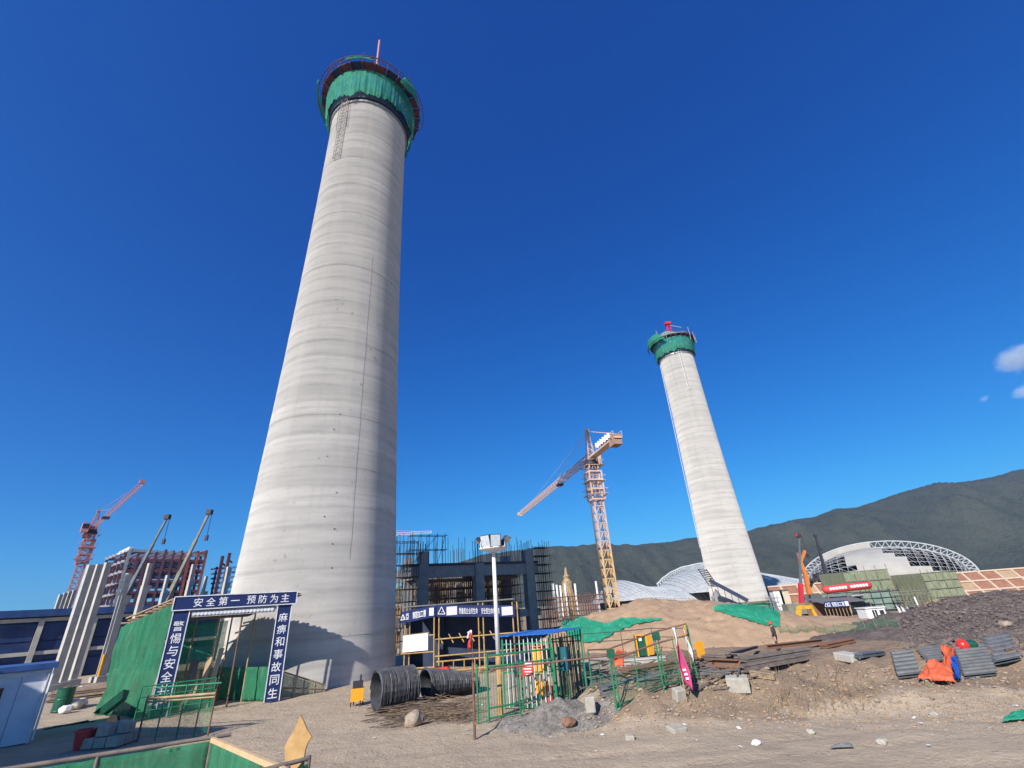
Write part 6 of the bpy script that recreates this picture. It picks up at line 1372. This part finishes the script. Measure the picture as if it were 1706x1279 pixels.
# excavator beside the far chimney's foot
def excavator(label, px, py, Y, m, yaw, k=1.0, pts=None):
    q = P(px, py, Y); q.z = hf(q.x, q.y); t = thing('excavator', label, 'excavator', q); hd = Vector((math.cos(yaw), math.sin(yaw), 0)); s = Vector((-hd.y, hd.x, 0)); B = lambda x, y, z: q + (hd * x + s * y + Z * z) * k
    for y in (-1.0, 1.0):
        b = MB(); n = 16; vs = []
        for yy in (y - .25, y + .25):
            for i in range(n): th = 2 * math.pi * i / n; vs.append(B((1.1 if math.cos(th) > 0 else -1.1) + .42 * math.cos(th), yy, .42 + .42 * math.sin(th)))
        b.add(vs, [(i, (i + 1) % n, n + (i + 1) % n, n + i) for i in range(n)] + [tuple(range(n))[::-1], tuple(range(n, 2 * n))]); b.build('track', 'rubber', t)
    MB().box(B(-.2, 0, 1.35), (2.6 * k, 2.1 * k, .9 * k), yaw).build('engine_body', m, t); MB().box(B(-1.3, 0, 1.3), (.6 * k, 2.2 * k, .8 * k), yaw).build('counterweight', 'crane_dark', t); c = MB().box(B(.55, .6, 2.1), (1.2 * k, .9 * k, 1.2 * k), yaw).build('cab', m, t); MB().box(B(.6, .62, 2.2), (1.25 * k, .94 * k, .8 * k), yaw).build('cab_window', 'window_dark', t)
    pb = pts or [(.9, 1.4), (2.0, 3.4), (3.7, 3.3), (4.1, 1.2)]
    bar('boom', B(pb[0][0], -.3, pb[0][1]), B(pb[1][0], -.3, pb[1][1]), .38 * k, m, t, .5 * k); bar('boom', B(pb[1][0] - .1, -.3, pb[1][1]), B(pb[2][0], -.3, pb[2][1]), .36 * k, m, t, .45 * k); bar('arm', B(pb[2][0] - .15, -.3, pb[2][1] + .2), B(pb[3][0], -.3, pb[3][1]), .3 * k, m, t, .4 * k)
    pole('ram', B(1.0, -.1, 1.6), B(2.2, -.15, 3.1), .08 * k, 'grey_steel', t); x, z = pb[3]; MB().add([B(x - .2, -.75, z), B(x - .2, .15, z), B(x - .6, .15, z - .7), B(x - .6, -.75, z - .7), B(x + .3, -.75, z - .5), B(x + .3, .15, z - .5)], [(0, 1, 2, 3), (3, 2, 5, 4), (0, 3, 4), (1, 5, 2), (0, 4, 5, 1)]).build('bucket', 'rust_steel', t); return t
excavator('yellow excavator with its arm folded down beside the farther chimney', 1314, 1040, 70, 'machine_yellow', .15, 1.05)
mobile_crane('far mobile crane with black boom top and red boom foot', 1335, 1000, 1331, 892, 110, 110, 'boom_grey', .6, 'boom_olive', zb=BZ)
t = bpy.data.objects.get('mobile_crane.002'); a, c2 = P(1336, 1010, 109.5), P(1333.5, 972, 109.5); bar('boom_sleeve', a, c2, .7, 'boom_red', t, .8); q = P(1330, 891, 110); blk('tip_flag', q, (1.4, .5, .5), 'boom_red', t)
mobile_crane('far mobile crane with black boom leaning before the open dome', 1372, 942, 1358, 892, 160, 160, 'crane_dark', 1.0, 'crane_dark', zb=TZ)
# orange pump boom
t = thing('pump_truck', 'orange concrete pump with forked boom behind the red boom foot', 'concrete pump', P(1347, 1000, 125)); pts = [P(1348, 1000, 125), P(1342, 958, 125), P(1333, 936, 125), P(1330, 921, 125)]; pts[0].z = BZ
for a, c2, w in zip(pts, pts[1:], (.9, .8, .55)): bar('boom_section', a, c2, w, 'orange_paint', t)
bar('boom_section', P(1334, 936, 125.3), P(1341, 917, 125.3), .55, 'orange_paint', t); blk('truck_bed', pts[0] + Z * 1.2, (6, 2.4, 1.2), 'orange_paint', t); blk('truck_cab', pts[0] + Vector((3.8, 0, 1.6)), (1.8, 2.4, 2.2), 'orange_paint', t)
for dx in (-2, 0, 2, 3.8): MB().tube(pts[0] + Vector((dx, -1.2, .5)), pts[0] + Vector((dx, 1.2, .5)), .5, 12).build('axle', 'rubber', t)
for k, (px, m) in enumerate(((1293, 'white_paint'), (1304, 'tile_cream'))):
    q = P(px, 990, 128); q.z = BZ; h = zat(q.x, q.y, 984) - BZ; t = thing('site_hut', ('white flat roofed hut right behind the farther chimney', 'cream hut next to the white hut behind the farther chimney')[k], 'hut', q); MB().box(q + Z * h / 2, (2.2, 2, h)).build('hut_wall', m, t); MB().box(q + Z * (h + .1), (2.6, 2.4, .2)).build('hut_roof', 'slate_sheet', t)
farscaf('grey scaffold tower at the foot of the farther chimney', 1283, 1296, 996, 112, 3, 5, 'grey_steel')

# open space-frame dome
def big_dome():
    z0 = TZ - .5; m0 = P(1487, 960, 250); fd = Vector((-m0.x, -m0.y, 0)).normalized(); rd = Vector((-fd.y, fd.x, 0))   # faces the yard
    def cut(px, py):
        r = ray(px, py); k = (m0.x * r.y - m0.y * r.x) / (rd.y * r.x - rd.x * r.y); return Vector((m0.x, m0.y, 0)) + rd * k
    a, c2 = cut(1338, 980), cut(1633, 953); C = (a + c2) / 2; C.z = z0; rx = (c2 - a).length / 2; hz_ = zat(C.x, C.y, 903) - z0; ry = 30.0
    if (c2 - a).dot(rd) < 0: rd = -rd
    W3 = lambda x, y, z: C + rd * x - fd * y + Z * z        # local x along the arch, y to the rear
    t = thing('space_frame_dome', 'open space frame dome partly covered with pale sheeting', 'dome', C)
    def sp_(u, v, off=0.0):                             # u: angle along the arch 0..pi, v: 0 arch crown plane .. 1 front springing
        x = math.cos(math.pi - u); q = math.sin(u); ph = v * math.pi / 2; k = 1 - off / 40
        return W3(x * rx * (1 - off / rx), -math.sin(ph) * ry * q * k, math.cos(ph) * q * (hz_ - off))
    n = 34
    for off, nm in ((0, 'arch_chord'), (3.0, 'arch_chord')):
        for y in (0.0, 2.4):
            b = MB(); b.path([sp_(math.pi * i / n, 0, off) - fd * y for i in range(n + 1)], .28, 5).build(nm, 'grid_white', t)
    b = MB()
    for i in range(n):
        p, q, r_ = sp_(math.pi * i / n, 0, 0), sp_(math.pi * (i + .5) / n, 0, 3.0), sp_(math.pi * (i + 1) / n, 0, 0); b.tube(p, q, .16, 4); b.tube(q, r_, .16, 4); b.tube(p, p - fd * 2.4, .13, 4); b.tube(q, q - fd * 2.4, .13, 4)
    b.build('arch_lacing', 'grid_white', t, 'stuff')
    b = MB(); NU, NV = 26, 9; g = lambda i, j, o=0: sp_(math.pi * i / NU, .02 + .98 * j / NV, 3.0 + o)
    for i in range(1, NU):
        for j in range(NV):
            b.tube(g(i, j), g(i, j + 1), .085, 4)
            if i < NU - 1: b.tube(g(i, j), g(i + 1, j), .085, 4); b.tube(g(i, j), g(i + 1, j + 1, 1.8), .06, 4)
    b.build('grid_struts', 'grid_white', t, 'stuff')
    def clad(i, j):                                     # sheeted band: wide at the crown, running down to both sides in the middle
        u = i / NU; v = j / NV; w = .03 * math.sin(j * 2.1 + i)
        return u + w * .5 > .325 + .1 * v and v + w > 1.94 * max(0, u - .5) ** .5
    for i in range(1, NU - 1):
        for j in range(NV):
            if clad(i + .5, j + .5): MB().add([g(i, j, -.35), g(i + 1, j, -.35), g(i + 1, j + 1, -.35), g(i, j + 1, -.35), g(i, j, -.25), g(i + 1, j, -.25), g(i + 1, j + 1, -.25), g(i, j + 1, -.25)], [(3, 2, 1, 0), (4, 5, 6, 7)]).build('roof_sheet', 'shell_pale', t)
    for i in range(11, 20): MB().add([sp_(math.pi * q / 40, 0, -.3 + o) - fd * y for q, y, o in ((i, 0, 0), (i + 1, 0, 0), (i + 1, -.5, 3.2), (i, -.5, 3.2))], [(0, 1, 2, 3)]).build('crown_sheet', 'shell_pale', t)
    MB().grid(lambda u, v: W3(math.cos(math.pi - math.pi * u) * (rx - 3.4), 2.6 + math.sin(v * math.pi / 2) * ry * math.sin(math.pi * u), math.cos(v * math.pi / 2) * math.sin(math.pi * u) * (hz_ - 3.4)), 40, 12).build('rear_shell', 'shell_shade', t, smooth=True)  # shade inside the dome put into the near-black colour of this shell
big_dome()
# ribbed shell roof behind the farther chimney
def ribbed():
    pr = [(984, 1003), (994, 990), (1008, 975), (1028, 965), (1040, 968), (1052, 973), (1072, 976), (1095, 976), (1107, 964), (1120, 955), (1139, 947), (1169, 941), (1205, 944), (1250, 954), (1290, 962), (1334, 970)]
    t = thing('ribbed_shell', 'silvery ribbed shell roof spreading behind the farther chimney', 'roof', P(1150, 1003, 220))
    def top_(px):
        for (a, ya), (c, yc) in zip(pr, pr[1:]):
            if a <= px <= c: f = (px - a) / (c - a); f = f * f * (3 - 2 * f) * .4 + f * .6; return ya + (yc - ya) * f
        return pr[-1][1]
    def fn(u, v, o=0.0):
        px = 984 + 350 * u; p = P(px, top_(px), 236); th = v * math.pi / 2; lean = 9 * math.sin(th) ** 2
        return Vector((p.x + lean * (1 if px < 1095 else .5) + o * .0, 236 - (34 + o) * math.sin(th), max(.5, p.z - .5) * math.cos(th) + o * math.cos(th) - .3))
    MB().grid(lambda u, v: fn(u, v), 140, 14).build('shell_skin', 'galv', t, smooth=True)
    N = 66
    for k in range(N + 1):
        b = MB(); b.path([fn(k / N, j / 10, .3) for j in range(11)], .17, 5).build('rib', 'grid_white', t)
    for j in (2, 4, 6, 8): b = MB(); b.path([fn(i / 70, j / 10, .3) for i in range(71)], .09, 4).build('purlin', 'grid_white', t)
    b = MB(); rim = [fn(.317 + .26 * i / 26, 0, 1.6) for i in range(27)]; b.path(rim, .35, 5)
    for i in range(26): b.tube(rim[i], fn(.317 + .26 * (i + .5) / 26, 0, .1), .18, 4); b.tube(fn(.317 + .26 * (i + .5) / 26, 0, .1), rim[i + 1], .18, 4)
    b.build('rim_truss', 'grid_white', t)
ribbed()
# golden pylon, white posts and reddish falsework in the middle distance
q = P(948, 1000, 130); q.z = 0; zt3 = zat(q.x, q.y, 944); zm = zat(q.x, q.y, 968); t = thing('golden_pylon', 'slender golden scaffolded pylon in front of the hills', 'pylon', q); MB().lathe(q, [(2.0, 0), (1.7, zm * .6), (1.1, zm), (.7, zm + .6), (.9, zm + 1.2), (.45, zm + 1.6), (.3, zt3 - .6), (.03, zt3)], 10).build('spire', 'bamboo', t)
b = MB()
for k in range(9):
    z = zm * k / 9
    for i in range(8): a0 = i * math.pi / 4; r_ = 2.3 - 1.1 * k / 9; b.tube(q + Vector((r_ * math.cos(a0), r_ * math.sin(a0), z)), q + Vector(((r_ - .1) * math.cos(a0), (r_ - .1) * math.sin(a0), z + zm / 9)), .07, 4); b.tube(q + Vector((r_ * math.cos(a0), r_ * math.sin(a0), z)), q + Vector((r_ * math.cos(a0 + .785), r_ * math.sin(a0 + .785), z)), .07, 4)
b.build('scaffold_tubes', 'scaffold_yellow', t, 'stuff')
for k, px in enumerate((924, 930, 936, 944, 961, 997)):
    q = P(px, 1000, 120 + (k * 7) % 9); q.z = 0; h = zat(q.x, q.y, (972, 974, 975, 972, 972, 968)[k]); t = thing('white_post', 'slim white post standing near the golden pylon', 'post', q, 'white posts round the golden pylon'); pole('post_shaft', q, q + Z * h, .28, 'white_paint', t); blk('post_base', q + Z * .3, (1.2, 1.2, .6), 'pale_block', t)
x0, x1 = P(912, 1000, 112).x, P(1022, 1000, 112).x
scaffold('falsework', 'reddish falsework and deck in front of the golden pylon', lambda u, n, z: Vector((x0 + u, 112 - n, z)), x1 - x0, 6, 0, zat((x0 + x1) / 2, 112, 992), 26, 5, 'scaffold_rust', 'falsework', single=False, r=.07, plank=True)
t = thing('red_girder', 'dark red girder lying on the ground at the crane foot', 'girder', P(1040, 1006, 100)); a, c2 = P(1000, 1010, 100), P(1066, 1004, 100); bar('girder_web', a, c2, .2, 'red_primer', t, 1.0); bar('girder_flange', a + Z * .52, c2 + Z * .52, .6, 'red_primer', t, .08); bar('girder_flange', a - Z * .52, c2 - Z * .52, .6, 'red_primer', t, .08)
for u in (.1, .5, .9): q = a.lerp(c2, u); bar('trestle', Vector((q.x, q.y, 0)), q - Z * .5, .4, 'scaffold_dark', t)
# ---------------------------------------------------------------- clouds (above the haze)
def cloud_mat():
    m, nt, b, out = newmat('cloud'); nt.nodes.remove(b); v = nt.nodes.new('ShaderNodeVolumePrincipled'); v.inputs['Color'].default_value = (.95, .96, 1, 1); v.inputs['Anisotropy'].default_value = -.5
    tc = nt.nodes.new('ShaderNodeTexCoord'); ln = nt.nodes.new('ShaderNodeVectorMath'); ln.operation = 'LENGTH'; nt.links.new(tc.outputs['Object'], ln.inputs[0])
    n = ntex(nt, 2.2, 6, .62, tc.outputs['Object'], .5); f = ramp(nt, ln.outputs['Value'], .25, .98, .62, -.1); d = math_n(nt, 'SUBTRACT', math_n(nt, 'ADD', f, n), .62); d = ramp(nt, d, 0, .5, 0, .007)
    nt.links.new(d, v.inputs['Density']); nt.links.new(v.outputs[0], out.inputs['Volume']); _M['cloud'] = m
cloud_mat()
for k, (px, py, Y, s, lb) in enumerate(((1692, 597, 3000, (200, 150, 125), 'small white cloud above the right hills'), (1704, 652, 3000, (110, 80, 60), 'little wisp of cloud just under the small white cloud'), (1640, 664, 3000, (45, 40, 25), 'tiny faint cloud wisp over the hill ridge'))):
    q = P(px, py, Y); b = MB().rock((0, 0, 0), 1.0, 1.0, 3 + k, 3); o = b.build('cloud', 'cloud'); o.location = q; o.scale = s; o.rotation_euler = (0, -.5, 0); tag(o, lb, 'cloud')
# ---------------------------------------------------------------- air
def haze():
    m, nt, b, out = newmat('haze'); nt.nodes.remove(b); v = nt.nodes.new('ShaderNodeVolumePrincipled')
    v.inputs['Color'].default_value = (.36, .60, .92, 1); v.inputs['Density'].default_value = .00012; v.inputs['Anisotropy'].default_value = .25
    nt.links.new(v.outputs[0], out.inputs['Volume']); _M['haze'] = m
    MB().box((0, 1700, 200), (9600, 7000, 480)).build('haze', 'haze', None, 'stuff')
haze()
